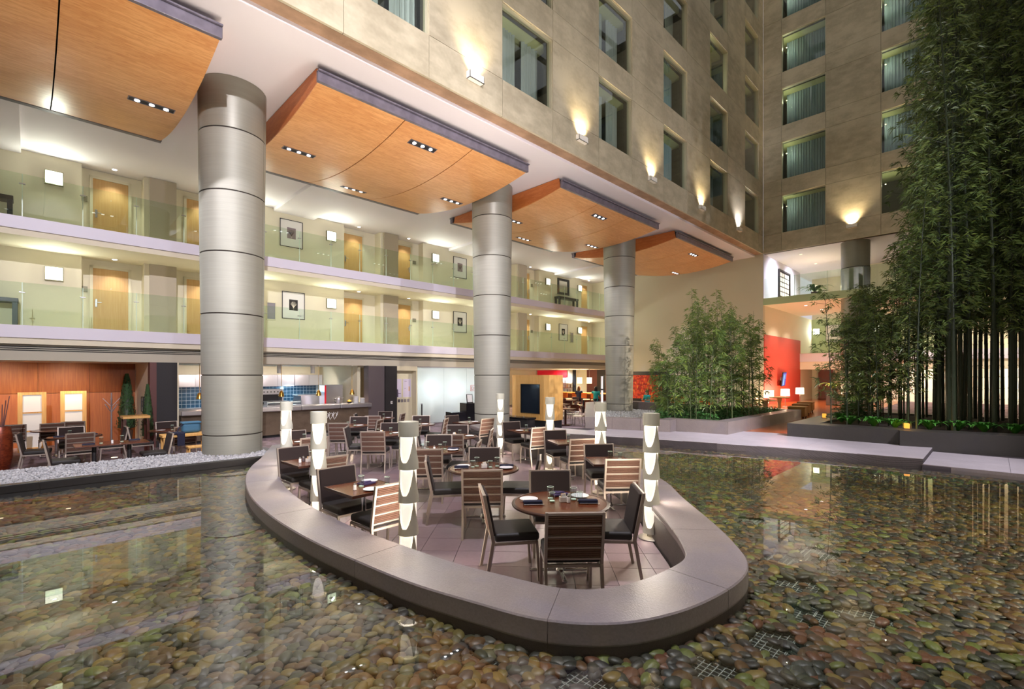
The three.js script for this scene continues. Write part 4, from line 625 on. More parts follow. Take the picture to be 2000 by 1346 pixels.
// ---------------------------------------------------------------- ground floor behind the deck: wood wall, pillar, kitchen, glass wall
{
  const w = struct('wall_wood', span(-9, 2.6, FL, 2.5, -21.6, -21.34), M.facade_core);
  for (let x = -3.5; x < 2.5; x += 1.22) for (const [a, b] of [[FL, 1.52], [1.53, 2.5]]) part(w, 'wood_panel', span(x + 0.004, Math.min(2.6, x + 1.216), a, b, -21.34, -21.3), M.wall_wood);
  struct('wall_side', span(2.6, 2.77, FL, 2.5, -21.6, -18.75), M.wall_cream);
  struct('wall_pillar', merge([span(2.77, 3.31, FL, 2.5, -19.3, -18.42)]), M.black_panel); part(scene.getObjectByName('wall_pillar'), 'side_panel', span(2.6, 2.77, FL, 2.5, -18.75, -18.42), M.maroon);
  picture(2.59, 1.15, -19.6, 0.34, 0.5, 0, 'small framed print on the cream side wall beside the cypress tree', -Math.PI / 2);
  // freestanding screens with paper panes
  [[0.03, -20.0, 1.75, 'wooden folding screen with three white panes, left of the pair', 0.04], [0.94, -20.15, 1.76, 'wooden folding screen with white panes, right of the pair', -0.02]].forEach(([x, z, h, label, a], i) => {
    const s = thing('screen', label, 'screen', [x, FL, z], a, 'wooden folding screens'); const W = 0.3;
    part(s, 'frame', merge([span(-W, -W + 0.1, 0, h, -0.025, 0.025), span(W - 0.1, W, 0, h, -0.025, 0.025), ...[0, 1, 2, 3].map((k) => { const y = 0.04 + k * (h - 0.12) / 3; return span(-W + 0.1, W - 0.1, y, y + (k % 3 ? 0.03 : 0.08), -0.02, 0.02); })]), M.oak);
    for (let k = 0; k < 3; k++) { const y = 0.08 + k * (h - 0.12) / 3; part(s, 'pane', span(-W + 0.1, W - 0.1, y, y + (h - 0.12) / 3 - 0.03, -0.006, 0.006), M.paper_white); }
  });
  const cy = thing('cypress', 'tall clipped cypress in a brown pot before the wood wall', 'tree', [2.28, FL, -20.55], 0, 'potted cypresses'), leaves = [];
  for (let i = 0; i < 1500; i++) { const t = Math.pow(rnd(), 0.8), a = rnd() * 6.28, r = (0.27 * (1 - t) ** 0.75 + 0.02) * rr(0.75, 1.05), y = 0.45 + t * 1.8; const g = [r * Math.cos(a), y, r * Math.sin(a)], s = 0.05; leaves.push(g[0], g[1], g[2], g[0] + s * Math.cos(a + 0.8) * 0.6, g[1] + s * 1.3, g[2] + s * Math.sin(a + 0.8) * 0.6, g[0] + s * Math.cos(a - 0.8) * 0.6, g[1] + s, g[2] + s * Math.sin(a - 0.8) * 0.6); }
  const lg = new THREE.BufferGeometry(); lg.setAttribute('position', new THREE.Float32BufferAttribute(leaves, 3)); lg.computeVertexNormals();
  part(cy, 'foliage', lg, M.cypress); part(cy, 'core', lathe([[0.0, 0.4], [0.22, 0.5], [0.2, 0.9], [0.1, 1.7], [0, 2.2]], 12), M.culm_dark); part(cy, 'pot', lathe([[0, 0], [0.13, 0], [0.17, 0.42], [0.15, 0.42], [0.14, 0.36], [0, 0.36]], 20), M.pot_brown);
  dup(cy, [2.5, FL, -18.1], 1.2, 'smaller clipped cypress partly hidden beside the black pillar').scale.set(0.62, 0.86, 0.62);
  const hb = thing('high_table', 'high brown square table with orange wood top beside the cypress', 'table', [2.12, FL, -17.4]); part(hb, 'table_top', rbox(0.62, 0.07, 0.62, 0.008, 0, 1.06, 0), M.oak_table); for (const a of [-0.26, 0.26]) for (const b of [-0.26, 0.26]) part(hb, 'leg', bar([a, 1.03, b], [a * 1.05, 0, b * 1.05], 0.055), M.dark_wood);
  const cs = thing('coat_stand', 'slim metal coat stand with splayed hooks before the wood wall', 'coat stand', [1.72, FL, -18.8]); part(cs, 'pole', cyl(0.022, 0.018, 1.72, 0, 0, 0, 12), M.steel_dull); part(cs, 'base', lathe([[0, 0], [0.18, 0], [0.17, 0.03], [0.03, 0.05], [0, 0.05]], 20), M.steel_dull);
  for (let k = 0; k < 8; k++) { const a = k * Math.PI / 4, y = k % 2 ? 1.32 : 1.5; part(cs, 'hook', bar([0, y - 0.2, 0], [0.2 * Math.cos(a), y + 0.06, 0.2 * Math.sin(a)], 0.014), M.steel_dull); }
  const v = thing('floor_vase', 'tall copper-red barrel vase holding dark bamboo sticks at the left edge', 'vase', [-0.5, FL, -16.75]); part(v, 'vase', lathe([[0, 0], [0.16, 0], [0.2, 0.3], [0.2, 0.8], [0.16, 1.02], [0.14, 1.02], [0.18, 0.8], [0.0, 0.1]], 28), M.copper); for (let k = 0; k < 5; k++) part(v, 'stick', bar([0.02 * k - 0.04, 0.4, 0.02], [0.14 - 0.06 * k, 1.75 - 0.1 * k, 0.05 * (k % 2)], 0.02), M.maroon);
  const wt = thing('bench_table', 'yellow wooden side table with bags on it, left of the first column', 'table', [2.8, FL, -14.75]); part(wt, 'table_top', rbox(1.0, 0.07, 0.45, 0.01, 0, 0.72, 0), M.oak); for (const a of [-0.44, 0.44]) for (const b of [-0.17, 0.17]) part(wt, 'leg', bar([a, 0.7, b], [a, 0, b], 0.06), M.oak);
  const bg = thing('bag', 'blue soft bag lying on the yellow side table left of the column', 'bag', [2.95, 0.61, -14.8]); part(bg, 'body', rbox(0.42, 0.26, 0.26, 0.08, 0, 0.13, 0, 4), M.blue_bag); part(bg, 'flap', rbox(0.43, 0.05, 0.28, 0.02, 0, 0.26, 0, 2), M.blue_bag); part(bg, 'strap', tube([[-0.18, 0.24, 0.1], [-0.3, 0.12, 0.18], [-0.34, -0.02, 0.3], [-0.2, -0.2, 0.27]], 0.014, 16, 6), M.navy_cloth);
  const sc = thing('scarf', 'dark patterned scarf hanging over the yellow side table edge', 'scarf', [2.6, 0.61, -14.6]); part(sc, 'cloth', merge([rbox(0.34, 0.05, 0.24, 0.02, 0, 0.025, 0, 2), rbox(0.16, 0.32, 0.03, 0.012, 0.08, -0.13, 0.13, 2)]), M.navy_cloth);
  const st = thing('stool', 'small yellow wooden stool in front of the side table by the column', 'stool', [2.95, FL, -14.15]); part(st, 'seat', rbox(0.42, 0.05, 0.3, 0.012, 0, 0.46, 0), M.oak); for (const a of [-0.17, 0.17]) for (const b of [-0.11, 0.11]) part(st, 'leg', bar([a, 0.44, b], [a * 1.15, 0, b * 1.15], 0.035), M.oak);
  for (const [x, z, t] of [[0.25, -16.4, 'left of the first round table'], [1.62, -17.0, 'behind the first round table']]) { const f = thing('floor_uplight', 'round recessed floor light in the carpet, ' + t, 'floor light', [x, FL + 0.002, z]); part(f, 'rim', lathe([[0.07, 0], [0.1, 0.004], [0.1, 0]], 20), M.steel); part(f, 'lamp', cyl(0.07, 0.07, 0.004, 0, 0, 0, 18), M.warm_glow); }
  [-2.2, -0.6, 0.8].forEach((x, i) => addedCanSpot([x, 2.5, -19.6], [x, 0.6, -21.4], new THREE.Color().setRGB(1, 0.76, 0.52), 44 * POWER.kitchen, 0.95, `small added recessed light before the wood wall, ${['left', 'middle', 'right'][i]}`));
}
{ // open kitchen
  struct('wall_kitchen', merge([span(3.3, 11.4, FL, 2.5, -23.2, -23), span(9.85, 10.0, FL, 2.5, -23, -19.2), span(3.31, 3.35, FL, 2.5, -23, -18.42)]), M.frame_cream);
  const k0 = thing('kitchen_counter', 'long steel-topped bar counter with a pale emblem, in front of the open kitchen', 'counter');
  part(k0, 'front_panel', span(3.4, 9.9, FL + 0.1, 0.82, -18.75, -18.32), M.counter_front); part(k0, 'plinth', span(3.4, 9.9, FL, FL + 0.1, -18.75, -18.42), M.black_panel);
  for (const [a, b] of [[3.36, 5.55], [5.56, 7.1], [7.11, 8.6], [8.61, 9.96]]) part(k0, 'worktop', rspan(a, b, 0.80, 0.96, -18.95, -18.12, 0.03), M.steel);
  const em = []; for (let k = 0; k < 3; k++) { const o = k * 0.17; em.push(tube([[8.1 + o, 0.36, -18.31], [8.06 + o, 0.5, -18.31], [8.12 + o, 0.62, -18.31], [8.2 + o, 0.58, -18.31], [8.17 + o, 0.5, -18.31]], 0.009, 20, 5), tube([[8.12 + o, 0.4, -18.31], [8.2 + o, 0.52, -18.31], [8.24 + o, 0.66, -18.31]], 0.008, 12, 5)); }
  part(k0, 'emblem', merge(em), M.paper_white);
  // tiled backsplash with tiles of its own
  const bs = struct('trim_backsplash', span(3.36, 9.8, 0.75, 1.72, -23, -22.97), M.grout), far = []; const tg = rspan(-0.068, 0.068, -0.068, 0.068, -0.006, 0.006, 0.003); let n = 0;
  for (let x = 3.45; x < 9.75; x += 0.15) for (let y = 0.85; y < 1.7; y += 0.15) { if (n++ < 290) { const t = part(bs, 'tile', tg, M.tile_blue); t.position.set(x, y, -22.965); } else { const g = tg.clone().translate(x, y, -22.965); far.push(g); } }
  if (far.length) part(bs, 'tiles', merge(far), M.tile_blue).userData.kind = 'stuff';
  const cab = (x0, x1, y0, y1, t, d = 0.45) => { const c = thing('steel_cabinet', t, 'cabinet', [(x0 + x1) / 2, y0, -23 + d]); const w = (x1 - x0) / 2, h = y1 - y0; part(c, 'body', span(-w, w, 0, h, -d + 0.03, 0), M.steel_dull); part(c, 'door', rspan(-w + 0.012, -0.006, 0.012, h - 0.012, 0, 0.02, 0.004), M.steel); part(c, 'door', rspan(0.006, w - 0.012, 0.012, h - 0.012, 0, 0.02, 0.004), M.steel); };
  cab(3.4, 5.9, 1.62, 2.12, 'steel wall cabinet at the left of the open kitchen'); cab(5.95, 6.85, 1.68, 2.12, 'steel wall cabinet just right of the first column'); cab(7.05, 8.5, 1.6, 2.12, 'steel wall cabinet lit from above in the kitchen middle'); cab(8.52, 9.8, 1.62, 2.12, 'steel wall cabinet at the right end of the kitchen');
  const ov = thing('oven', 'tall steel oven with an open front and control strip', 'oven', [7.4, FL, -22.3]); part(ov, 'body', merge([span(-0.45, 0.45, 0.2, 1.0, -0.4, 0.25), span(-0.45, 0.45, 1.42, 1.64, -0.4, 0.25), span(-0.45, -0.4, 1.0, 1.42, -0.4, 0.25), span(0.4, 0.45, 1.0, 1.42, -0.4, 0.25)]), M.steel); part(ov, 'inside', span(-0.4, 0.4, 1.0, 1.42, -0.4, -0.2), M.black_panel); part(ov, 'shelf', span(-0.5, 0.62, 1.1, 1.13, -0.1, 0.4), M.steel); for (let i = 0; i < 6; i++) part(ov, 'knob', cyl(0.025, 0.025, 0.03, 0, 0, 0, 12).rotateX(Math.PI / 2).translate(-0.35 + i * 0.14, 1.53, 0.26), M.black_panel); for (const a of [-0.38, 0.38]) part(ov, 'leg', cyl(0.03, 0.03, 0.2, a, 0, 0.1, 10), M.steel_dull);
  const rk = thing('grill_station', 'angled steel grill station with a shelf, right of the oven', 'grill', [9.0, FL, -21.8]); part(rk, 'body', merge([extrude([[-0.5, 0.3], [0.35, 0.3], [0.5, 0.9], [0.4, 1.35], [-0.4, 1.3], [-0.5, 1.1]], 1.3).rotateY(-Math.PI / 2).translate(0.65, 0, 0)]), M.steel); part(rk, 'shelf', rspan(-0.75, 0.75, 1.34, 1.38, -0.3, 0.35, 0.008), M.steel); for (const a of [-0.55, 0.55]) part(rk, 'leg', cyl(0.03, 0.03, 0.32, a, 0, 0.1, 10), M.steel_dull);
  const ps = thing('pizza_oven', 'small dark-mouthed oven next to the first column', 'oven', [6.2, 0.78, -21.9]); part(ps, 'body', rspan(-0.45, 0.45, 0, 0.5, -0.3, 0.3, 0.03), M.brass); part(ps, 'mouth', uvm(extrude([[-0.3, 0], [0.3, 0], [0.28, 0.18], [0.15, 0.33], [0, 0.38], [-0.15, 0.33], [-0.28, 0.18]], 0.02).translate(0, 0.03, 0.295)), M.black_panel);
  struct('floor_backcounter', span(3.4, 9.8, FL, 0.76, -22.95, -22.35), M.steel_dull);
  const dc = thing('display_case', 'bright glass-fronted food display on the counter beside the first column', 'display case', [6.6, 0.96, -18.6]); part(dc, 'tray', rspan(-0.62, 0.62, 0, 0.04, -0.22, 0.22, 0.006), M.steel); part(dc, 'lit_shelf', rspan(-0.58, 0.58, 0.12, 0.15, -0.15, 0.15, 0.006), M.white_gloss); part(dc, 'glass', span(-0.62, 0.62, 0.04, 0.2, 0.2, 0.206), M.glass_clear); for (const x of [-0.6, 0.6]) part(dc, 'bracket', span(x - 0.01, x + 0.01, 0.04, 0.2, -0.15, 0.2), M.steel);
  const pot = thing('coffee_urn', 'round steel coffee urn on the counter', 'urn', [8.75, 0.96, -18.6]); part(pot, 'body', lathe([[0, 0], [0.1, 0], [0.11, 0.18], [0.09, 0.25], [0.03, 0.28], [0, 0.28]], 24), M.steel); part(pot, 'spout', bar([0.08, 0.2, 0.05], [0.16, 0.24, 0.1], 0.02), M.steel); part(pot, 'handle', tube([[-0.1, 0.2, 0], [-0.17, 0.18, 0], [-0.17, 0.06, 0], [-0.1, 0.04, 0]], 0.01, 14, 6), M.black_panel);
  const mc = thing('drinks_machine', 'steel drinks machine with a red edge at the counter end', 'machine', [9.35, 0.78, -20.6]); part(mc, 'body', rspan(-0.4, 0.4, 0, 0.9, -0.3, 0.3, 0.02), M.steel); part(mc, 'red_strip', span(-0.43, -0.36, 0.1, 0.88, 0.29, 0.31), M.red_panel); part(mc, 'stand', span(-0.4, 0.4, -0.9, 0, -0.28, 0.28), M.steel_dull);
  const plates = lathe([[0, 0], [0.08, 0], [0.11, 0.022], [0, 0.012]], 20);
  [[9.42, 11, 'tall stack of white plates at the counter end'], [9.7, 8, 'lower stack of white plates nearest the grey panel'], [9.55, 9, 'middle stack of white plates at the counter end']].forEach(([x, m, t], j) => { const s = thing('plate_stack', t, 'plates', [x, 0.96, -18.45 - 0.25 * (j === 2)]); for (let k = 0; k < m; k++) part(s, 'plate', plates, M.white_gloss).position.y = k * 0.026; });
  const fr = thing('fruit_bowl', 'small bowl of yellow lemons beside the plate stacks', 'bowl', [9.16, 0.96, -18.5]); part(fr, 'bowl', lathe([[0, 0], [0.06, 0], [0.12, 0.07], [0.11, 0.07], [0.05, 0.012], [0, 0.012]], 20), M.black_panel); for (let k = 0; k < 5; k++) part(fr, 'lemon', new THREE.SphereGeometry(0.042, 12, 8).translate(0.05 * Math.cos(k * 1.25), 0.08 + 0.03 * (k === 4), 0.05 * Math.sin(k * 1.25)), M.yellow_packet);
  [[4.0, 'left of the first column'], [6.62, 'just right of the first column'], [8.02, 'over the middle of the counter'], [9.42, 'before the cream wall']].forEach(([x, t]) => { const p = thing('heat_lamp', 'small brass bell lamp hanging on a thin rod, ' + t, 'hanging lamp', [x, 1.3, -18.8], 0, 'brass heat lamps over the counter'); part(p, 'shade', lathe([[0.1, 0], [0.095, 0.05], [0.07, 0.15], [0.045, 0.2], [0.03, 0.21], [0.03, 0.21], [0.085, 0.05], [0.094, 0]], 24), M.brass); part(p, 'rod', cyl(0.008, 0.008, 0.99, 0, 0.2, 0, 8), M.brass); part(p, 'canopy', cyl(0.05, 0.05, 0.02, 0, 1.17, 0, 16), M.steel); part(p, 'bulb', new THREE.SphereGeometry(0.035, 12, 8).translate(0, 0.05, 0), M.warm_glow); point(new THREE.Color().setRGB(1, 0.78, 0.55), 3.2 * POWER.kitchen, [x, 1.33, -18.8], 1.5); });
  [[7.1, 'left'], [8.45, 'right']].forEach(([x, t]) => { const c = thing('can_lamp', `white cylinder ceiling lamp over the kitchen, ${t} of two`, 'ceiling lamp', [x, 2.18, -20.4]); part(c, 'housing', lathe([[0.08, 0], [0.085, 0.32], [0, 0.32]], 20), M.white_gloss); part(c, 'lamp', cyl(0.07, 0.07, 0.01, 0, 0.02, 0, 18), M.warm_glow); });
  [4.7, 6.1, 7.5, 9.0].forEach((x, i) => addedCanSpot([x, 2.5, -20.6], [x, 0.8, -22.6], new THREE.Color().setRGB(1, 0.86, 0.80), 40 * POWER.kitchen, 1.0, `small added recessed kitchen light, ${['first', 'second', 'third', 'fourth'][i]} from the left`));
  for (const x of [5.4, 8.3]) point(new THREE.Color().setRGB(0.5, 0.8, 1), 5 * POWER.kitchen, [x, 1.5, -22.4], 3);
  [5.2, 7.2, 9.0].forEach((x, i) => addedCanSpot([x, 2.5, -18.9], [x, 0.9, -18.5], CREAM, 45 * POWER.kitchen, 0.8, `small added recessed light over the steel counter, ${['left', 'middle', 'right'][i]}`));
}
{ // panels, poster doorway and the frosted glass wall
  struct('wall_panels', span(10.0, 10.75, FL, 2.5, -18.9, -18.5), M.grey_panel); part(scene.getObjectByName('wall_panels'), 'black_panel', span(10.75, 11.32, FL, 2.5, -18.9, -18.42), M.black_panel);
  const th = thing('thermostat', 'small white thermostat box on the black wall panel', 'thermostat', [11.04, 0.92, -18.42]); part(th, 'body', rbox(0.09, 0.12, 0.03, 0.01, 0, 0, 0.015), M.plastic_white); part(th, 'dial', cyl(0.025, 0.025, 0.012, 0, 0, 0, 16).rotateX(Math.PI / 2).translate(0, 0.01, 0.035), M.grey_panel);
  struct('wall_doorway', merge([span(11.32, 12.42, FL, 2.5, -19.1, -18.86), span(11.32, 12.42, 2.3, 2.5, -18.86, -18.5), span(12.36, 12.42, FL, 2.3, -18.86, -18.5)]), M.frame_cream);
  const pt = (draw) => { const c = document.createElement('canvas'); c.width = 128; c.height = 192; const g = c.getContext('2d'); g.fillStyle = '#d8cfe4'; g.fillRect(0, 0, 128, 192); draw(g); const t = new THREE.CanvasTexture(c); t.colorSpace = THREE.SRGBColorSpace; return t; };
  const pm1 = std('poster_a', { roughness: 0.7, map: pt((g) => { g.fillStyle = '#5a5066'; g.fillRect(52, 130, 26, 60); g.beginPath(); g.arc(65, 120, 12, 0, 7); g.fill(); g.fillRect(0, 150, 30, 4); g.fillRect(78, 150, 40, 4); g.fillRect(6, 166, 14, 10); }) }), pm2 = std('poster_b', { roughness: 0.7, map: pt((g) => { g.fillStyle = '#e0a94a'; g.fillRect(90, 80, 14, 50); g.fillStyle = '#8a8296'; g.fillRect(18, 22, 40, 5); g.fillRect(18, 96, 26, 4); }) });
  for (const [x, w, m, t] of [[11.6, 0.42, pm1, 'pale poster with a grey figure, left in the doorway'], [12.1, 0.42, pm2, 'pale poster with an orange stripe, right in the doorway']]) { const p = thing('poster', t, 'poster', [x, 1.52, -18.855]); part(p, 'board', span(-w / 2, w / 2, -0.42, 0.42, 0, 0.01), M.paper_white); part(p, 'print', new THREE.PlaneGeometry(w - 0.02, 0.82).translate(0, 0, 0.012), m); }
  for (let k = 0; k < 5; k++) solid('brochure', `small square leaflet pinned below the posters, ${['first', 'second', 'third', 'fourth', 'fifth'][k]} from the left`, 'leaflet', span(-0.06, 0.06, -0.07, 0.07, 0, 0.008), k < 2 ? M.grey_panel : M.steel_dull, 'leaflets below the posters', [11.52 + k * 0.16, 0.95, -18.855]);
  const bs = thing('barrier_post', 'slim dark post standing in front of the doorway edge', 'post', [12.25, FL, -17.9]); part(bs, 'post', cyl(0.03, 0.03, 0.95, 0, 0, 0, 12), M.black_panel); part(bs, 'base', cyl(0.16, 0.15, 0.03, 0, 0, 0, 20), M.black_panel); part(bs, 'cap', cyl(0.045, 0.045, 0.04, 0, 0.95, 0, 12), M.steel_dull);
  const gw = struct('wall_glass', merge([span(12.42, 17.8, FL, FL + 0.03, -18.55, -18.45), span(12.42, 17.8, 2.46, 2.5, -18.55, -18.45)]), M.steel_dull);
  for (const [a, b] of [[12.43, 13.9], [13.91, 15.3], [15.31, 16.6], [16.61, 17.8]]) part(gw, 'pane', span(a, b, FL + 0.03, 2.46, -18.51, -18.495), M.glass_frost);
  struct('wall_behind_glass', span(12.42, 17.8, FL, 2.5, -20.3, -20.2), M.frame_cream);
  for (const x of [13.1, 14.7, 16.2]) { point(new THREE.Color().setRGB(0.84, 0.91, 1), 8 * POWER.kitchen, [x, 1.45, -19.1], 6); const b = thing('glow_lamp', `cool white wall lamp glowing behind the frosted glass, ${['left', 'middle', 'right'][[13.1, 14.7, 16.2].indexOf(x)]}`, 'wall lamp', [x, 1.55, -20.2]); part(b, 'bracket', rbox(0.1, 0.1, 0.06, 0.01, 0, 0, 0.03), M.steel); part(b, 'globe', new THREE.SphereGeometry(0.09, 16, 12).translate(0, 0, 0.14), M.white_gloss); }
  const sg = thing('wall_sign', 'small sign of pink outlined boxes on the frosted glass', 'sign', [15.75, 1.45, -18.48]); const bx = (x0, x1, y0, y1) => merge([span(x0, x1, y1 - 0.02, y1, 0, 0.012), span(x0, x1, y0, y0 + 0.02, 0, 0.012), span(x0, x0 + 0.02, y0, y1, 0, 0.012), span(x1 - 0.02, x1, y0, y1, 0, 0.012)]); part(sg, 'outline', merge([bx(-0.2, 0.2, -0.15, 0.15), bx(-0.14, -0.02, -0.08, 0.08), span(0.03, 0.15, 0.02, 0.04, 0, 0.012), span(0.03, 0.15, -0.05, -0.03, 0, 0.012)]), M.red_wall);
  const pd = thing('podium', 'black stepped podium with a framed card, left of the second column', 'podium', [12.75, FL, -15.5], -0.2); part(pd, 'low_block', rspan(-0.75, -0.1, 0, 0.75, -0.3, 0.3, 0.01), M.black_gloss); part(pd, 'high_block', rspan(-0.1, 0.7, 0, 1.1, -0.3, 0.3, 0.01), M.black_gloss); const cardP = part(pd, 'card_frame', rspan(-0.14, 0.14, 0, 0.36, -0.02, 0.02, 0.005), M.frame_black); cardP.position.set(0.22, 1.1, 0); cardP.rotation.x = -0.15; part(cardP, 'card', span(-0.115, 0.115, 0.025, 0.335, 0.018, 0.024), M.paper_white);
}
{ // wooden box with a dark screen, and the low black bench before it
  const k = thing('display_kiosk', 'large oak box with a dark framed screen, left of the third column', 'kiosk', [15.2, FL, -14.1]); const S = [];
  part(k, 'plinth', span(0.05, 0.85, 0, 0.34, -1.05, 1.05), M.black_panel);
  part(k, 'front_panel', merge([span(0, 0.06, 0.34, 0.62, -1.08, 1.08), span(0, 0.06, 1.86, 2.26, -1.08, 1.08), span(0, 0.06, 0.62, 1.86, -1.08, -0.55), span(0, 0.06, 0.62, 1.86, 0.55, 1.08)]), M.oak);
  part(k, 'side_panel', span(0.06, 0.9, 0.34, 2.26, 1.02, 1.08), M.oak); part(k, 'side_panel', span(0.06, 0.9, 0.34, 2.26, -1.08, -1.02), M.oak); part(k, 'back_panel', span(0.84, 0.9, 0.34, 2.26, -1.02, 1.02), M.oak); part(k, 'top_panel', span(0.06, 0.84, 2.2, 2.26, -1.02, 1.02), M.oak);
  part(k, 'screen', span(0.03, 0.05, 0.63, 1.85, -0.54, 0.54), M.screen_dark); part(k, 'screen_frame', merge([span(-0.015, 0.05, 1.84, 1.87, -0.56, 0.56), span(-0.015, 0.05, 0.61, 0.64, -0.56, 0.56), span(-0.015, 0.05, 0.64, 1.84, -0.56, -0.53), span(-0.015, 0.05, 0.64, 1.84, 0.53, 0.56)]), M.frame_black);
  const b = thing('low_bench', 'low black bench with a glossy top in front of the oak box', 'bench', [14.55, FL, -14.35]); part(b, 'top', rspan(-0.28, 0.28, 0.42, 0.5, -0.95, 0.95, 0.01), M.black_gloss); part(b, 'body', span(-0.24, 0.24, 0.0, 0.42, -0.9, 0.9), M.black_panel); for (const z of [-0.5, 0, 0.5]) part(b, 'stud', cyl(0.02, 0.02, 0.03, 0, 0.5, z, 10), M.steel);
  gravel('gravel', 'white gravel around the black bench and oak box', (x, z) => !(x > 14.25 && x < 14.85 && z > -15.3 && z < -13.4) && x < 15.2, [12.7, 15.3, -15.6, -12.9], FL + 0.02, 0.075, [0.36, 0.36, 0.37]);
}
{ // bar beyond the third column
  struct('wall_bar', span(11.4, XR, FL, 2.5, -26.2, -26), M.frame_cream);
  const we = struct('trim_bar', span(XR - 0.04, XR, FL, 2.5, -26, -18.4), M.frame_cream);
  for (const [a, b, m] of [[-22.3, -22.0, 'black_panel'], [-21.0, -20.1, 'maroon'], [-20.1, -19.4, 'black_panel'], [-19.4, -18.4, 'brown_wood']]) part(we, 'wall_strip', span(XR - 0.08, XR - 0.04, FL, 2.5, a, b), M[m]);
  const bb = thing('bottle_rack', 'white back-lit bar shelves lined with bottles under a red panel', 'shelf', [XR - 0.06, FL, -23.4], -Math.PI / 2); part(bb, 'back', span(-1.2, 1.1, 0.2, 2.1, -0.0, 0.03), M.paper_white); for (const y of [0.95, 1.3, 1.65]) part(bb, 'shelf', span(-1.2, 1.1, y, y + 0.03, 0.03, 0.3), M.brown_wood); part(bb, 'red_panel', span(-2.4, 0.6, 2.06, 2.62, 0.03, 0.07), M.red_panel);
  const bottle = lathe([[0, 0], [0.035, 0], [0.037, 0.16], [0.014, 0.22], [0.014, 0.29], [0, 0.29]], 12); let bn = 0;
  for (const y of [0.98, 1.33, 1.68]) { for (let k = 0; k < 9; k++) { const m = [M.bottle_glass, M.tile_blue, M.brass, M.steel_dull, M.maroon][(k * 3 + bn) % 5]; const o = shade(new THREE.Mesh(bottle, m)); o.name = numbered('bottle'); o.userData = { label: `small bottle on the ${['lowest', 'middle', 'top'][bn]} of the lit bar shelves`, category: 'bottle', group: `bottles on the ${['lowest', 'middle', 'top'][bn]} bar shelf` }; o.position.set(XR - 0.24, FL + y, -24.4 + k * 0.25 + rr(-0.03, 0.03)); scene.add(o); } bn++; }
  const bc = thing('bar_counter', 'long wooden bar counter in the far bar', 'counter', [26.5, FL, -20.6]); part(bc, 'worktop', rspan(-0.35, 0.35, 1.0, 1.08, -3.2, 3.2, 0.01), M.oak_table); part(bc, 'front_panel', span(-0.22, 0.22, 0, 1.0, -3.1, 3.1), M.brown_wood);
  addedCanSpot([27.6, 2.5, -23.2], [28.6, 1.0, -23.3], new THREE.Color().setRGB(0.85, 0.92, 1), 60 * POWER.bar, 1.1, 'small added recessed light over the bar shelves');
  [[-20.5, 'left'], [-19.6, 'middle'], [-18.8, 'right']].forEach(([z, t]) => { const p = thing('pendant_lamp', `cream drum pendant lamp over the far bar, ${t} of three`, 'hanging lamp', [26, 1.55, z], 0, 'drum pendants over the bar'); part(p, 'shade', lathe([[0.17, 0], [0.17, 0.4], [0.165, 0.4], [0.165, 0]], 28), M.shade_glow); part(p, 'rod', cyl(0.008, 0.008, 0.56, 0, 0.38, 0, 8), M.steel_dull); part(p, 'canopy', cyl(0.06, 0.06, 0.02, 0, 0.93, 0, 14), M.steel_dull); point(WARM, 9 * POWER.bar, [26, 1.74, z], 4); });
  const mk = () => { const t = thing('bar_stool', '', 'bar stool'); t.userData.group = 'bar stools and chairs in the far bar'; part(t, 'seat', rbox(0.42, 0.07, 0.42, 0.025, 0, 0.66, 0, 2), M.cream_fabric); part(t, 'backrest', rbox(0.4, 0.34, 0.05, 0.02, 0, 0.92, 0.2, 2), M.orange_fabric); for (const a of [-0.17, 0.17]) for (const b of [-0.17, 0.17]) part(t, 'leg', bar([a, 0.64, b], [a * 1.15, 0, b * 1.15], 0.03), M.dark_wood); return t; };
  for (let k = 0; k < 7; k++) put(mk, 'barstool', [25.65, FL, -22.6 + k * 0.75], -Math.PI / 2 + rr(-0.2, 0.2), 'orange-backed bar stool at the far bar counter', 'bar stools at the far counter');
  const ch = () => { const t = thing('bar_chair', '', 'chair'); part(t, 'seat', rbox(0.46, 0.06, 0.44, 0.025, 0, 0.45, 0, 2), M.cream_fabric); part(t, 'backrest', rbox(0.42, 0.3, 0.03, 0.012, 0, 0.74, 0.21, 2), M.dark_wood); for (const a of [-0.2, 0.2]) { part(t, 'leg', tube([[a, 0.75, 0.23], [a, 0.45, 0.2], [a * 1.1, 0, 0.26]], 0.014, 12, 6), M.chrome); part(t, 'leg', tube([[a, 0.62, 0.1], [a, 0.6, -0.2], [a * 1.05, 0.4, -0.22], [a * 1.1, 0, -0.24]], 0.014, 12, 6), M.chrome); } return t; };
  const bt = () => { const t = thing('bar_table', '', 'table'); part(t, 'table_top', rbox(0.8, 0.04, 0.8, 0.01, 0, 0.73, 0), M.dark_wood); part(t, 'post', cyl(0.05, 0.05, 0.7, 0, 0.02, 0, 14), M.dark_wood); part(t, 'base', rbox(0.5, 0.03, 0.5, 0.01, 0, 0.02, 0), M.dark_wood); return t; };
  [[17.0, -13.6, 'nearest the oak box'], [19.6, -16.0, 'second from the oak box'], [23.2, -18.3, 'farthest in the bar']].forEach(([x, z, t]) => { put(bt, 'bartable', [x, FL, z], 0.4, 'dark square bar table ' + t, 'dark bar tables'); [[-0.65, 0.1, -1.4], [0.65, -0.1, 1.5], [0.1, 0.65, 0.1], [-0.1, -0.65, 3.0]].forEach(([a, b, r], i) => put(ch, 'barchair', [x + a, FL, z + b], r + 0.3, `chrome-legged chair with cream seat, ${['left', 'right', 'near', 'far'][i]} of the bar table ${t}`, 'chrome-legged bar chairs')); });
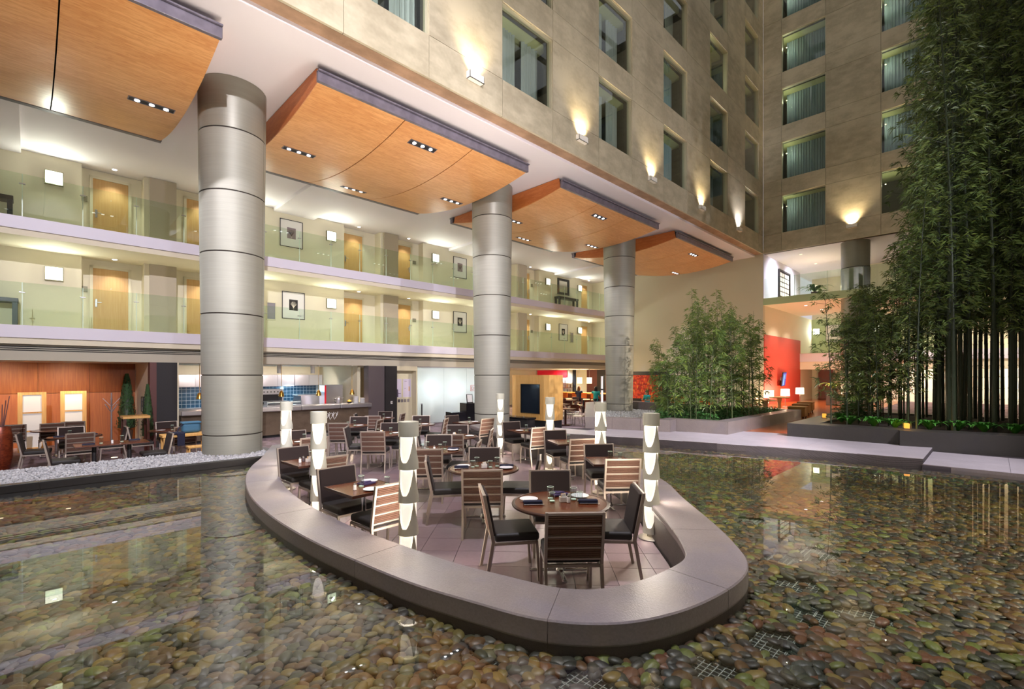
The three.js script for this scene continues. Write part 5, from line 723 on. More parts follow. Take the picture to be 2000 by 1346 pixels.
  [18.6, 21.2, 23.8, 26.4].forEach((x, i) => addedCanSpot([x, 2.5, -19.3], [x, 0, -18.4], WARM, 60 * POWER.bar, 0.95, `small added recessed light over the far bar counter, ${['first', 'second', 'third', 'fourth'][i]} from the left`));
  [19.5, 22.5, 25.5].forEach((x, i) => addedCanSpot([x, 2.5, -22.0], [x, 0, -22.4], WARM, 55 * POWER.bar, 1.0, `small added recessed light before the bar shelves, ${['left', 'middle', 'right'][i]}`));
  const ra = thing('wall_art', 'big red abstract painting in a dark frame on the end wall', 'painting', [XR - 0.02, 1.25, -16.3], -Math.PI / 2); part(ra, 'frame', rspan(-1.75, 1.75, -1.0, 1.1, 0, 0.06, 0.01), M.frame_black); part(ra, 'canvas', new THREE.PlaneGeometry(2.6, 1.55).translate(-0.05, 0.08, 0.066), std('painting_red', { roughness: 0.7, map: tex(256, (u, v) => { const a = fbm(u, v, 18, 18, 3), b = fbm(u, v, 40, 6, 2); return lerp3(lerp3(hex(0x9c1f10), hex(0xd8401c), sm(0.35, 0.6, a)), hex(0xe88a34), sm(0.62, 0.75, b)); }) }));
  [[27.7, -15.6, 'left'], [27.7, -13.6, 'middle'], [27.7, -11.8, 'right']].forEach(([x, z, t]) => { const s = thing('lounge_chair', `orange upholstered lounge chair by the end wall, ${t} of three`, 'armchair', [x, FL, z], -Math.PI / 2 + 0.2, 'orange lounge chairs'); part(s, 'seat', rbox(0.8, 0.24, 0.75, 0.06, 0, 0.36, 0, 3), M.orange_fabric); part(s, 'backrest', rbox(0.8, 0.55, 0.18, 0.06, 0, 0.68, -0.32, 3), M.orange_fabric); for (const a of [-0.33, 0.33]) for (const b of [-0.3, 0.3]) part(s, 'leg', cyl(0.025, 0.03, 0.25, a, 0, b, 10), M.dark_wood); });
}
// people: one continuous body each, meshed from tapered limbs
function body(joints, bones, cell, pad = 0.12) {
  const lo = [9, 9, 9], hi = [-9, -9, -9]; for (const [x, y, z] of joints) [x, y, z].forEach((v, i) => { lo[i] = Math.min(lo[i], v); hi[i] = Math.max(hi[i], v); });
  const size = Math.max(...hi.map((h, i) => h - lo[i])) + 2 * pad, n = Math.min(72, Math.ceil(size / cell)), mc = new MarchingCubes(n, M.skin, false, false, 120000); mc.isolation = 0;
  const c = hi.map((h, i) => (h + lo[i]) / 2), half = size / 2, F = mc.field;
  for (let k = 0; k < n; k++) for (let j = 0; j < n; j++) for (let i = 0; i < n; i++) {
    const p = [c[0] + ((i - n / 2) / (n / 2)) * half, c[1] + ((j - n / 2) / (n / 2)) * half, c[2] + ((k - n / 2) / (n / 2)) * half]; let s = 9;
    for (const [a, b, ra, rb] of bones) { const A = joints[a], B = joints[b], d = [B[0] - A[0], B[1] - A[1], B[2] - A[2]], e = [p[0] - A[0], p[1] - A[1], p[2] - A[2]], dd = d[0] * d[0] + d[1] * d[1] + d[2] * d[2] || 1e-9, t = Math.max(0, Math.min(1, (d[0] * e[0] + d[1] * e[1] + d[2] * e[2]) / dd)), l = Math.hypot(e[0] - t * d[0], e[1] - t * d[1], e[2] - t * d[2]) - (ra + (rb - ra) * t), h = Math.max(0, Math.min(1, 0.5 + 0.5 * (s - l) / 0.04)); s = s + (l - s) * h - 0.04 * h * (1 - h); }
    F[i + j * n + k * n * n] = -s;
  }
  mc.update(); const q = mc.count ?? mc.geometry.drawRange.count, P = new Float32Array(mc.positionArray.slice(0, q * 3)), N = new Float32Array(mc.normalArray.slice(0, q * 3)), g = new THREE.BufferGeometry(); for (let i = 0; i < q; i++) for (let a = 0; a < 3; a++) P[i * 3 + a] = P[i * 3 + a] * half + c[a];
  g.setAttribute('position', new THREE.BufferAttribute(P, 3)); g.setAttribute('normal', new THREE.BufferAttribute(N, 3)); return g;
}
{ // seated figures: joints 0 hip, 1 chest, 2 neck, 3 head, then arms and legs on both sides; facing -z
  const J = [[0, 0.72, 0.05], [0, 1.08, 0.06], [0, 1.24, 0.03], [0, 1.36, 0], [-0.19, 1.16, 0.05], [-0.25, 0.92, -0.02], [-0.16, 0.92, -0.26], [0.19, 1.16, 0.05], [0.25, 0.92, -0.02], [0.16, 0.92, -0.26], [-0.09, 0.7, 0], [-0.11, 0.68, -0.4], [-0.1, 0.26, -0.34], [-0.1, 0.2, -0.46], [0.09, 0.7, 0], [0.11, 0.68, -0.4], [0.1, 0.26, -0.34], [0.1, 0.2, -0.46], [0, 1.43, 0.01]];
  const g = body(J, [[0, 1, 0.15, 0.15], [1, 2, 0.14, 0.055], [2, 3, 0.052, 0.07], [3, 18, 0.085, 0.09], [1, 4, 0.1, 0.065], [4, 5, 0.058, 0.043], [5, 6, 0.042, 0.032], [1, 7, 0.1, 0.065], [7, 8, 0.058, 0.043], [8, 9, 0.042, 0.032], [10, 11, 0.095, 0.065], [11, 12, 0.062, 0.042], [12, 13, 0.045, 0.03], [14, 15, 0.095, 0.065], [15, 16, 0.062, 0.042], [16, 17, 0.045, 0.03]], 0.022);
  const shell = (k, y0, y1) => { const s = body(J, k, 0.026); return s; };
  const top = shell([[0, 1, 0.16, 0.162], [1, 2, 0.15, 0.06], [1, 4, 0.11, 0.074], [4, 5, 0.068, 0.055], [1, 7, 0.11, 0.074], [7, 8, 0.068, 0.055]]), legs = shell([[0, 10, 0.155, 0.105], [0, 14, 0.155, 0.105], [10, 11, 0.104, 0.074], [11, 12, 0.072, 0.056], [14, 15, 0.104, 0.074], [15, 16, 0.072, 0.056]]), hair = merge([new THREE.SphereGeometry(0.105, 16, 12).scale(1, 1.05, 1.05).translate(0, 1.425, 0.022), lathe([[0.1, 1.2], [0.11, 1.3], [0.09, 1.42]], 14).scale(1, 1, 0.6).translate(0, 0, 0.07)]);
  [[25.5, -19.25, -1.4, M.navy_top, M.hair_brown, 'person with long brown hair in a navy top, seated at the far bar'], [25.6, -18.0, -1.1, M.teal_top, M.frame_black, 'person in a teal top leaning at the far bar, near the third column'], [27.0, -15.2, 1.3, M.teal_top, M.frame_black, 'person in pale teal seated low by the red painting']].forEach(([x, z, r, m, h, label], i) => { const p = thing('person', label, 'person', [x, FL - (i === 2 ? 0.2 : 0), z], r); part(p, 'body', g, M.skin); part(p, 'top', top, m); part(p, 'trousers', legs, M.navy_cloth); part(p, 'hair', hair, h); });
}

// ---------------------------------------------------------------- lobby at the right: planters, bamboo, lounge, balcony
const RIM = 0.80;
const insetPoly = (pts, k) => { const n = pts.length; let A = 0; for (let i = 0; i < n; i++) { const [a, b] = pts[i], [c, d] = pts[(i + 1) % n]; A += a * d - c * b; } const s = A > 0 ? 1 : -1; return pts.map((p, i) => { const q = pts[(i + n - 1) % n], r = pts[(i + 1) % n]; const e1 = [p[0] - q[0], p[1] - q[1]], e2 = [r[0] - p[0], r[1] - p[1]], l1 = Math.hypot(...e1), l2 = Math.hypot(...e2); const n1 = [-e1[1] / l1 * s, e1[0] / l1 * s], n2 = [-e2[1] / l2 * s, e2[0] / l2 * s], m = [n1[0] + n2[0], n1[1] + n2[1]], dot = m[0] * n1[0] + m[1] * n1[1]; return [p[0] + m[0] * k / Math.max(0.5, dot), p[1] + m[1] * k / Math.max(0.5, dot)]; }); };
function planter(label, pts, rim, mat, joints, bed) {
  const p = thing('planter', label, 'planter'), inn = insetPoly(pts, rim), n = pts.length;
  for (let i = 0; i < n; i++) { const j = (i + 1) % n, k = joints[i] ?? 1; for (let q = 0; q < k; q++) { const at = (A, B, t) => [A[0] + (B[0] - A[0]) * t, A[1] + (B[1] - A[1]) * t]; const e = 0.003 / Math.hypot(pts[j][0] - pts[i][0], pts[j][1] - pts[i][1]); part(p, 'stone_block', slab([at(pts[i], pts[j], q / k + e), at(pts[i], pts[j], (q + 1) / k - e), at(inn[i], inn[j], (q + 1) / k - e), at(inn[i], inn[j], q / k + e)], RIM, RIM + 0.2), mat); } }
  part(p, 'soil', slab(inn, bed, 0.5), M.soil); return inn;
}
const p1 = [[12.3, -9.05], [13.1, -6.62], [13.5, -6.62], [13.66, -5.2], [20.6, -5.13], [21.6, -13.9], [18.9, -13.9]];
const in1 = planter('long grey stone planter bench holding the smaller bamboo grove and the third column', p1, 0.4, M.planter_stone, [3, 1, 1, 4, 5, 2, 5], 0.38);
const p2 = [[14.5, -3.95], [14.55, -1.58], [14.38, -1.55], [14.95, 0.6], [15.4, 4.2], [21.5, 4.2], [21.5, -3.95]];
const in2 = planter('wide dark stone planter bench in front of the tall bamboo at the right', p2, 0.62, M.planter_dark, [1, 1, 1, 2, 3, 3, 4], 0.76);
gravel('gravel', 'pale gravel in the planter around the third column and the small bamboo', (x, z) => inside(in1, x, z) && Math.hypot(x - 19.83, z + 12.6) > 0.62 && x - 13 < 0.9 * (z + 15) + 6, [12.6, 21.2, -13.6, -5.4], 0.39, 0.085, [0.3, 0.3, 0.28]);

// bamboo: a few plants of each height are grown, then copied
function bamboo(h, rad, perNode, leafLen, bare, spread, dark) {
  const P = [], C = [], lean = [rr(-0.05, 0.05), rr(-0.05, 0.05)], axis = (y) => [lean[0] * h * (y / h) ** 2.2, y, lean[1] * h * (y / h) ** 2.2], twig = [];
  const leafAt = (x, y, z, a, el, L, w, col) => { const dx = Math.cos(a) * Math.cos(el), dy = Math.sin(el), dz = Math.sin(a) * Math.cos(el), sx = -Math.sin(a), sz = Math.cos(a), mx = x + dx * L * 0.4, my = y + dy * L * 0.4 + 0.006, mz = z + dz * L * 0.4, tx = x + dx * L, ty = y + dy * L - 0.25 * L, tz = z + dz * L; P.push(x, y, z, mx + sx * w, my, mz + sz * w, tx, ty, tz, x, y, z, tx, ty, tz, mx - sx * w, my, mz - sz * w); for (let i = 0; i < 6; i++) C.push(...col); };
  for (let y = bare * h; y < h * 0.995; y += rr(0.09, 0.17)) {
    const up = (y / h - bare) / (1 - bare), reach = spread * (0.45 + 0.75 * Math.sin(Math.PI * Math.min(1, 0.15 + 0.85 * up))) * (up > 0.9 ? 0.5 : 1), n = Math.max(1, Math.round(perNode * rr(0.5, 1.3)));
    for (let k = 0; k < n; k++) {
      const a = rnd() * 6.283, r = reach * (0.25 + 0.75 * Math.sqrt(rnd())), o = axis(y), bx = o[0] + r * Math.cos(a), by = y + r * rr(0.1, 0.75), bz = o[2] + r * Math.sin(a), g = rr(0.75, 1.3) * dark;
      if (k < 2) twig.push(bar(o, [bx, by, bz], 0.006));
      const m = 5 + Math.floor(rnd() * 5); for (let q = 0; q < m; q++) { const la = a + rr(-1.6, 1.6), s = rr(0.7, 1.25), yl = rnd(); leafAt(bx + rr(-0.05, 0.05), by + rr(-0.07, 0.05), bz + rr(-0.05, 0.05), la, rr(-0.75, 0.35), leafLen * s, leafLen * 0.075 * s, [(0.068 + 0.075 * yl) * g, (0.122 + 0.075 * yl) * g, 0.034 * g]); }
    }
  }
  const g = new THREE.BufferGeometry(); g.setAttribute('position', new THREE.Float32BufferAttribute(P, 3)); g.setAttribute('color', new THREE.Float32BufferAttribute(C, 3)); g.computeVertexNormals();
  const cul = []; const N = Math.ceil(h / 0.33); for (let i = 0; i < N; i++) { const a = axis(h * i / N), b = axis(h * (i + 1) / N), r0 = rad * (1 - 0.85 * i / N), r1 = rad * (1 - 0.85 * (i + 1) / N); const s = new THREE.CylinderGeometry(r1, r0, h / N, 8, 1, true); s.translate((a[0] + b[0]) / 2, (a[1] + b[1]) / 2, (a[2] + b[2]) / 2); cul.push(s); if (i) cul.push(new THREE.CylinderGeometry(r0 * 1.18, r0 * 1.18, 0.018, 8, 1, true).translate(a[0], a[1], a[2])); }
  return { leaves: g, culm: merge([...cul, ...twig]) };
}
function growBamboo(b, mat) { const t = thing('bamboo', '', 'bamboo'); part(t, 'culm', b.culm, mat); part(t, 'foliage', b.leaves, M.leaf); return t; }
{
  const hs = [2.2, 2.7, 3.2, 3.7, 4.2, 4.7, 5.2, 5.7], kinds = hs.map((h) => bamboo(h, 0.010 + h * 0.002, 1.9, 0.16, 0.2, 0.33, 1.5));
  const spots = []; let guard = 0;
  while (spots.length < 66 && guard++ < 6000) { const x = rr(13.6, 20.4), z = rr(-12, -5.6); if (!inside(in1, x, z)) continue; const e = eye(x, 0.6, z); if (e[0] < 1285 || e[0] > 1492 || spots.some((s) => Math.hypot(s[0] - x, s[1] - z) < 0.3)) continue; spots.push([x, z, e[0]]); }
  spots.forEach(([x, z, px]) => { const e = eye(x, 0.6, z), crown = px < 1320 ? 640 : px < 1345 ? 612 : px < 1440 ? 560 : px < 1470 ? 585 : 570, top = 1.72 + (733 - crown) / 940 * e[2] - Math.abs(rr(-0.1, 1.5)); let k = 0; hs.forEach((h, i) => { if (h <= top) k = i; }); put(() => growBamboo(kinds[k], M.culm), 'small' + k, [x, 0.37, z], rr(0, 6.28), px < 1320 ? 'slender short bamboo at the left side of the smaller grove' : px < 1440 ? 'slender green bamboo cane in the middle of the smaller grove' : 'slender green bamboo cane at the right side of the smaller grove', px < 1320 ? 'short bamboos at the left of the smaller grove' : px < 1440 ? 'bamboo canes in the middle of the smaller grove' : 'bamboo canes at the right of the smaller grove'); });
  const hs2 = [3.0, 3.7, 4.4, 5.2, 6.4, 8.2, 10, 12, 14.5], tall = [[3.0, 0.018, 0.14, 0.34], [3.7, 0.02, 0.14, 0.34], [4.4, 0.021, 0.14, 0.36], [5.2, 0.022, 0.14, 0.38], [6.4, 0.026, 0.15, 0.42], [8.2, 0.034, 0.16, 0.5], [10, 0.042, 0.17, 0.58], [12, 0.048, 0.17, 0.62], [14.5, 0.055, 0.17, 0.66]].map(([h, r, l, s]) => bamboo(h, r, 3.1, l, h > 8 ? 0.2 : 0.2, s, 0.95));
  const sp2 = []; guard = 0;
  while (sp2.length < 96 && guard++ < 9000) { const x = rr(15.2, 21), z = rr(-3.3, 3.9); if (!inside(in2, x, z)) continue; const e = eye(x, 0.6, z); if (e[0] < 1622 || e[0] > 2090 || sp2.some((s) => Math.hypot(s[0] - x, s[1] - z) < 0.27)) continue; sp2.push([x, z, e[0]]); }
  sp2.forEach(([x, z, px]) => { const e = eye(x, 0.7, z), crown = px < 1665 ? 556 : px < 1755 ? 520 : px < 1790 ? 430 : px < 1830 ? 110 : -250, top = 1.36 + (733 - crown) / 940 * e[2] - Math.abs(rr(-0.1, 1)) * (px < 1790 ? 1.0 : 2.5); let k = 0; hs2.forEach((h, i) => { if (h <= top) k = i; }); const tallOne = k >= 5; put(() => growBamboo(tall[k], M.culm_dark), 'tall' + k, [x, 0.74, z], rr(0, 6.28), tallOne ? 'very tall dark green bamboo of the big grove at the right edge' : px < 1665 ? 'thin bamboo at the left end of the big grove' : 'medium tall thin bamboo in the left half of the big grove', tallOne ? 'towering bamboos at the right edge' : px < 1665 ? 'thin bamboos at the left end of the big grove' : 'medium bamboos in the left half of the big grove'); });
  const st = thing('bamboo_stake', 'pale wooden stake with a young bamboo beside the third column', 'stake', [14.6, 0.36, -10.0]); part(st, 'post', cyl(0.045, 0.04, 1.7, 0, 0, 0, 10), M.plastic_white); part(st, 'tie', lathe([[0.046, 1.2], [0.05, 1.21], [0.05, 1.24], [0.046, 1.25]], 12), M.cord_black);
}
{ // low shrubs, hostas, lanterns
  const sh = () => { const P = [], C = []; for (let i = 0; i < 420; i++) { const a = rnd() * 6.28, t = rnd(), r = 0.34 * Math.sqrt(rnd()) * (1 - 0.45 * t), x = r * Math.cos(a), y = 0.06 + 0.42 * t, z = r * Math.sin(a), b = rnd() * 6.28, L = rr(0.05, 0.085), g = rr(0.7, 1.4); P.push(x, y, z, x + L * Math.cos(b + 0.4), y + L * rr(-0.1, 0.5), z + L * Math.sin(b + 0.4), x + L * Math.cos(b - 0.4), y + L * rr(-0.1, 0.5), z + L * Math.sin(b - 0.4)); for (let k = 0; k < 3; k++) C.push(0.05 * g, 0.15 * g, 0.035 * g); } const g = new THREE.BufferGeometry(); g.setAttribute('position', new THREE.Float32BufferAttribute(P, 3)); g.setAttribute('color', new THREE.Float32BufferAttribute(C, 3)); g.computeVertexNormals(); const t = thing('shrub', '', 'shrub'); part(t, 'foliage', g, M.leaf); const st = []; for (let k = 0; k < 6; k++) st.push(bar([0, 0, 0], [0.2 * Math.cos(k), 0.3, 0.2 * Math.sin(k)], 0.008)); part(t, 'stems', merge(st), M.culm_dark); return t; };
  const places = []; let g2 = 0; while (places.length < 34 && g2++ < 3000) { const x = rr(13.6, 20.2), z = rr(-10.5, -5.5); const e = eye(x, 0.6, z); if (inside(insetPoly(in1, 0.25), x, z) && e[0] > 1290 && !places.some((p) => Math.hypot(p[0] - x, p[1] - z) < 0.5)) places.push([x, z]); }
  places.forEach(([x, z]) => put(sh, 'shrub', [x, 0.42, z], rr(0, 6), 'low dark green shrub at the foot of the smaller bamboo grove', 'low shrubs under the smaller bamboo'));
  for (const [x, z] of [[16.6, -3.0], [17.3, -2.9], [17.0, -2.5]]) put(sh, 'shrub', [x, 0.75, z], rr(0, 6), 'bushy shrub at the left end of the big bamboo planter', 'shrubs at the left end of the big planter').scale.set(1.3, 1.4, 1.3);
  const hosta = () => { const t = thing('hosta', '', 'plant'); const mk = (L, el) => { const P = [], I = [], N = 7; for (let i = 0; i <= N; i++) { const u = i / N, w = 0.04 * Math.sin(Math.PI * (0.08 + 0.92 * u) ** 0.8) * (L / 0.4), x = L * u * Math.cos(el) * (1 - 0.1 * u), y = L * (u * Math.sin(el) - 0.75 * u * u * u * 0.6); P.push(x, y + w * 0.25, w, x, y, 0, x, y + w * 0.25, -w); if (i) { const o = (i - 1) * 3; I.push(o, o + 1, o + 4, o, o + 4, o + 3, o + 1, o + 2, o + 5, o + 1, o + 5, o + 4); } } const g = new THREE.BufferGeometry(); g.setAttribute('position', new THREE.Float32BufferAttribute(P, 3)); g.setIndex(I); g.computeVertexNormals(); return g; }; const gs = [mk(0.42, 0.7), mk(0.36, 0.95), mk(0.3, 1.15)]; for (let k = 0; k < 26; k++) { const m = part(t, 'leaf', gs[k % 3], M.hosta_leaf); m.rotation.y = k * 2.4; } return t; };
  const ht = ['first', 'second', 'third', 'fourth', 'fifth', 'sixth', 'seventh', 'eighth', 'ninth', 'tenth'];
  [[16.3, -3.05], [15.75, -2.75], [15.5, -2.2], [15.42, -1.75], [15.5, -1.1], [15.6, -0.6], [15.68, -0.15], [15.8, 0.35], [15.95, 0.95], [16.0, 1.5]].forEach(([x, z], i) => put(hosta, 'hosta', [x, 0.75, z], i * 1.3, `leafy hosta along the front of the big bamboo planter, ${ht[i]} from the left`, 'hostas along the big planter').scale.set(rr(1.2, 1.4), rr(1.5, 1.8), rr(1.2, 1.4)));
  const lan = () => { const t = thing('candle_lantern', '', 'lantern'); part(t, 'glow', rbox(0.1, 0.12, 0.1, 0.01, 0, 0.075, 0), M.candle_glow); part(t, 'glass', merge([span(-0.075, 0.075, 0.005, 0.17, 0.072, 0.075), span(-0.075, 0.075, 0.005, 0.17, -0.075, -0.072), span(-0.075, -0.072, 0.005, 0.17, -0.072, 0.072), span(0.072, 0.075, 0.005, 0.17, -0.072, 0.072)]), M.glass_clear); part(t, 'base', span(-0.075, 0.075, 0, 0.006, -0.075, 0.075), M.black_panel); return t; };
  [[17.0, -3.62, 'amber candle lantern on the left end of the dark planter bench'], [14.98, -1.48, 'amber candle lantern on the dark planter bench before the tall bamboo']].forEach(([x, z, t]) => { put(lan, 'lantern', [x, RIM + (x < 16 ? -0.0 : 0), z], 0.3, t); point(new THREE.Color().setRGB(1, 0.5, 0.1), 0.5, [x, RIM + 0.09, z], 2); });
}
{ // lounge floor, red wall and lobby behind
  struct('floor_lounge', slab([[13.66, -5.19], [13.9, -3.96], [14.5, -3.96], [39, -3.96], [39, -9.05], [20.9, -9.05], [20.62, -5.13]], COPE - 0.004, 0.3), M.floor_wood);
  struct('floor_lobby', slab([[21.5, -3.96], [39, -3.96], [39, 9], [15.4, 9], [15.4, 4.2], [21.5, 4.2]], COPE - 0.006, 0.3), M.carpet);
  struct('wall_end', merge([span(XR, XR + 0.3, -0.3, CEIL + 0.1, -26.3, ZF - 0.0)]), M.wall_end);
  const lw = struct('wall_lobby_left', merge([span(XR + 0.3, 36, 6.0, 9, ZF - 0.3, ZF), span(XR + 0.3, 39, 0.3, 6.0, ZF - 0.3, ZF)]), M.wall_cream);
  part(lw, 'red_panel', span(XR + 0.1, 36.0, 0.45, 4.38, ZF, ZF + 0.03), M.red_wall); part(lw, 'lavender_panel', span(XR + 0.02, 36, 6.34, 8.85, ZF, ZF + 0.02), M.lavender_wall);
  struct('ceiling_lobby', span(XR + 0.3, 40, 8.85, 9.1, ZF - 0.3, 9), M.ceiling_white);
  struct('floor_balcony', span(XR, 36, 6.0, 6.34, ZF, 9), M.wall_cream); struct('trim_balcony', rspan(XR - 0.03, XR, 5.98, 6.36, ZF, 9, 0.01), M.green_wall);
  struct('wall_lobby_back', merge([span(39, 39.3, 0.3, 9, ZF, 9), span(36, 36.2, 6.34, 8.85, ZF + 2.6, 9)]), M.wall_cream); part(scene.getObjectByName('wall_lobby_back'), 'green_panel', span(38.94, 39, 3.44, 6.0, ZF, -2), M.green_wall);
  struct('trim_lobby_band', merge([span(35.9, 39, 2.48, 3.44, ZF, 9)]), M.wall_cream); part(scene.getObjectByName('trim_lobby_band'), 'upper_band', span(35.86, 35.9, 2.98, 3.52, ZF, 9), M.fascia);
  const rail = thing('glass_balustrade', 'glass balustrade of the lobby balcony beside the tall bamboo', 'balustrade', [XR + 0.06, 6.34, 0]); for (let z = ZF + 0.05; z < 4; z += 1.5) { part(rail, 'pane', span(-0.006, 0.006, -0.05, 1.12, z, z + 1.48), M.glass_rail); part(rail, 'edge', span(-0.01, 0.01, 0, 1.12, z + 1.48, z + 1.495), M.glass_edge); }
  // framed grid of white cards upstairs
  const ga = thing('grid_artwork', 'black framed grid of white cards on the pale balcony wall', 'artwork', [32.4, 7.55, ZF + 0.03]); part(ga, 'frame', merge([span(-1.1, 1.1, 0.75, 0.85, 0, 0.09), span(-1.1, 1.1, -0.85, -0.75, 0, 0.09), span(-1.1, -0.97, -0.75, 0.75, 0, 0.09), span(0.97, 1.1, -0.75, 0.75, 0, 0.09)]), M.frame_black); part(ga, 'backing', span(-0.97, 0.97, -0.75, 0.75, 0, 0.02), M.grey_panel); for (let i = 0; i < 4; i++) for (let j = 0; j < 5; j++) part(ga, 'card', rspan(-0.19, 0.19, -0.11, 0.11, 0.03, 0.05, 0.004), M.paper_white).position.set(-0.69 + i * 0.46, -0.58 + j * 0.29, 0);
  [30.4, 33.6].forEach((x, i) => addedCanSpot([x, 8.85, -7.6], [x, 7.2, ZF], COOL, 70 * POWER.lounge, 1.0, `small recessed light over the balcony wall, ${['left', 'right'][i]}`)); 
  const lt = thing('table_lantern', 'cream lantern lamp on the balcony beside a fern', 'lantern', [32.2, 6.34, -7.3]); part(lt, 'shade', lathe([[0.14, 0.5], [0.14, 0.95], [0.135, 0.95], [0.135, 0.5]], 20), M.shade_glow); part(lt, 'stand', cyl(0.05, 0.04, 0.52, 0, 0, 0, 12), M.dark_wood); point(WARM, 5, [32.2, 7.05, -7.3], 3);
  const fern = (name, label, at, s, mat) => { const t = thing(name, label, 'plant', at); for (let k = 0; k < 26; k++) { const a = k * 2.4, l = rr(0.35, 0.6) * s; const P = [], I = []; for (let i = 0; i <= 5; i++) { const u = i / 5, w = 0.05 * s * Math.sin(Math.PI * (0.1 + 0.9 * u)), x = l * u, y = l * (1.3 * u - 1.1 * u * u); P.push(x * Math.cos(a) - w * Math.sin(a), y, x * Math.sin(a) + w * Math.cos(a), x * Math.cos(a) + w * Math.sin(a), y, x * Math.sin(a) - w * Math.cos(a)); if (i) { const o = (i - 1) * 2; I.push(o, o + 1, o + 3, o, o + 3, o + 2); } } const g = new THREE.BufferGeometry(); g.setAttribute('position', new THREE.Float32BufferAttribute(P, 3)); g.setIndex(I); g.computeVertexNormals(); part(t, 'frond', g, mat).position.y = 0.3; } part(t, 'pot', lathe([[0, 0], [0.14, 0], [0.19, 0.32], [0.17, 0.32], [0, 0.28]], 18), M.pot_brown); return t; };
  fern('fern', 'small green fern in a pot on the balcony', [30.3, 6.34, -6.9], 1.6, M.hosta_leaf);
  const tv = thing('wall_television', 'blue-lit television tilted on the red lobby wall', 'television', [31.9, 1.86, ZF + 0.2]); tv.rotation.set(0.12, 0.15, 0); part(tv, 'case', rspan(-0.72, 0.72, -0.42, 0.42, -0.06, 0, 0.012), M.frame_black); const tvc = document.createElement('canvas'); tvc.width = 128; tvc.height = 80; { const g = tvc.getContext('2d'); g.fillStyle = '#1a50c8'; g.fillRect(0, 0, 128, 80); g.fillStyle = '#58b8f0'; g.fillRect(20, 10, 60, 66); g.fillStyle = '#a8e4ff'; g.beginPath(); g.arc(54, 30, 14, 0, 7); g.fill(); g.fillRect(40, 44, 30, 34); g.fillStyle = '#c8d8f0'; g.fillRect(100, 8, 12, 30); } M.tv_glow.emissiveMap = new THREE.CanvasTexture(tvc); M.tv_glow.emissiveMap.colorSpace = THREE.SRGBColorSpace; part(tv, 'screen', new THREE.PlaneGeometry(1.38, 0.78).translate(0, 0, 0.004), M.tv_glow); part(tv, 'bracket', span(-0.1, 0.1, -0.1, 0.1, -0.2, -0.06), M.steel_dull);
  [[25.0, -7.6, 'left'], [28.1, -7.75, 'middle'], [31.4, -7.9, 'right']].forEach(([x, z, t]) => { const l = thing('floor_lamp', `lounge lamp with a glowing white drum shade before the red wall, ${t} of three`, 'lamp', [x, 0.45, z]); part(l, 'shade', lathe([[0.22, 0.56], [0.21, 0.92], [0.205, 0.92], [0.215, 0.56]], 28), M.shade_glow); part(l, 'pole', cyl(0.014, 0.014, 0.62, 0, 0, 0, 10), M.steel_dull); part(l, 'base', cyl(0.13, 0.12, 0.02, 0, 0, 0, 20), M.steel_dull); point(WARM, 22 * POWER.lounge, [x, 1.2, z], 4); });
  const ot = () => { const t = thing('ottoman', '', 'ottoman'); part(t, 'cushion', rbox(0.72, 0.34, 0.6, 0.05, 0, 0.24, 0, 3), M.tan_fabric); part(t, 'top', rbox(0.73, 0.06, 0.61, 0.025, 0, 0.42, 0, 2), M.tan_fabric); for (const a of [-0.28, 0.28]) for (const b of [-0.22, 0.22]) part(t, 'foot', cyl(0.03, 0.035, 0.08, a, 0, b, 10), M.dark_wood); return t; };
  [[21.0, -5.35, 'nearest the wood walkway'], [22.9, -5.7, 'in the middle of three'], [24.8, -6.0, 'farthest of three']].forEach(([x, z, t]) => put(ot, 'ottoman', [x, 0.45, z - (x < 21.1 ? 0 : 0)], 0.1, 'tan square ottoman in the lounge, ' + t, 'tan ottomans'));
  const tb = () => { const t = thing('lounge_table', '', 'table'); part(t, 'table_top', lathe([[0, 0.6], [0.42, 0.6], [0.44, 0.61], [0.44, 0.63], [0.42, 0.64], [0, 0.64]], 32), M.oak_table); part(t, 'post', lathe([[0.1, 0.02], [0.07, 0.3], [0.12, 0.6]], 16), M.cream_fabric); part(t, 'base', cyl(0.26, 0.24, 0.03, 0, 0, 0, 24), M.oak_table); return t; };
  [[20.95, -6.6, 'nearer'], [24.2, -7.0, 'farther']].forEach(([x, z, t]) => put(tb, 'loungetable', [x + 0.3, 0.45, z], 0, `round pale lounge table, ${t} of two`, 'round lounge tables'));
  const ac = () => { const t = thing('lounge_armchair', '', 'armchair'); part(t, 'seat', rbox(0.62, 0.2, 0.6, 0.06, 0, 0.34, 0, 3), M.cream_fabric); part(t, 'backrest', rbox(0.6, 0.56, 0.14, 0.06, 0, 0.66, -0.26, 3), M.cream_fabric); for (const a of [-0.24, 0.24]) for (const b of [-0.24, 0.24]) part(t, 'leg', cyl(0.02, 0.024, 0.26, a, 0, b, 8), M.dark_wood); return t; };
  [[22.6, -7.9, 'left'], [25.8, -8.2, 'right']].forEach(([x, z, t]) => put(ac, 'armchair', [x, 0.45, z], 0.5, `cream upholstered lounge chair before the red wall, ${t} of two`, 'cream lounge chairs'));
  const cb = thing('console', 'dark console carrying a bushy fern at the lobby back', 'console', [31.8, 0.45, -6.3]); part(cb, 'body', rspan(-0.7, 0.7, 0.0, 0.55, -0.25, 0.25, 0.01), M.dark_wood); part(cb, 'top', rspan(-0.75, 0.75, 0.55, 0.6, -0.28, 0.28, 0.008), M.black_gloss);
  fern('fern', 'bushy yellow-green fern on the dark console in the lobby', [31.8, 1.05, -6.3], 1.5, std('fern_leaf', { color: 0x8a9a34, roughness: 0.6, side: THREE.DoubleSide }));
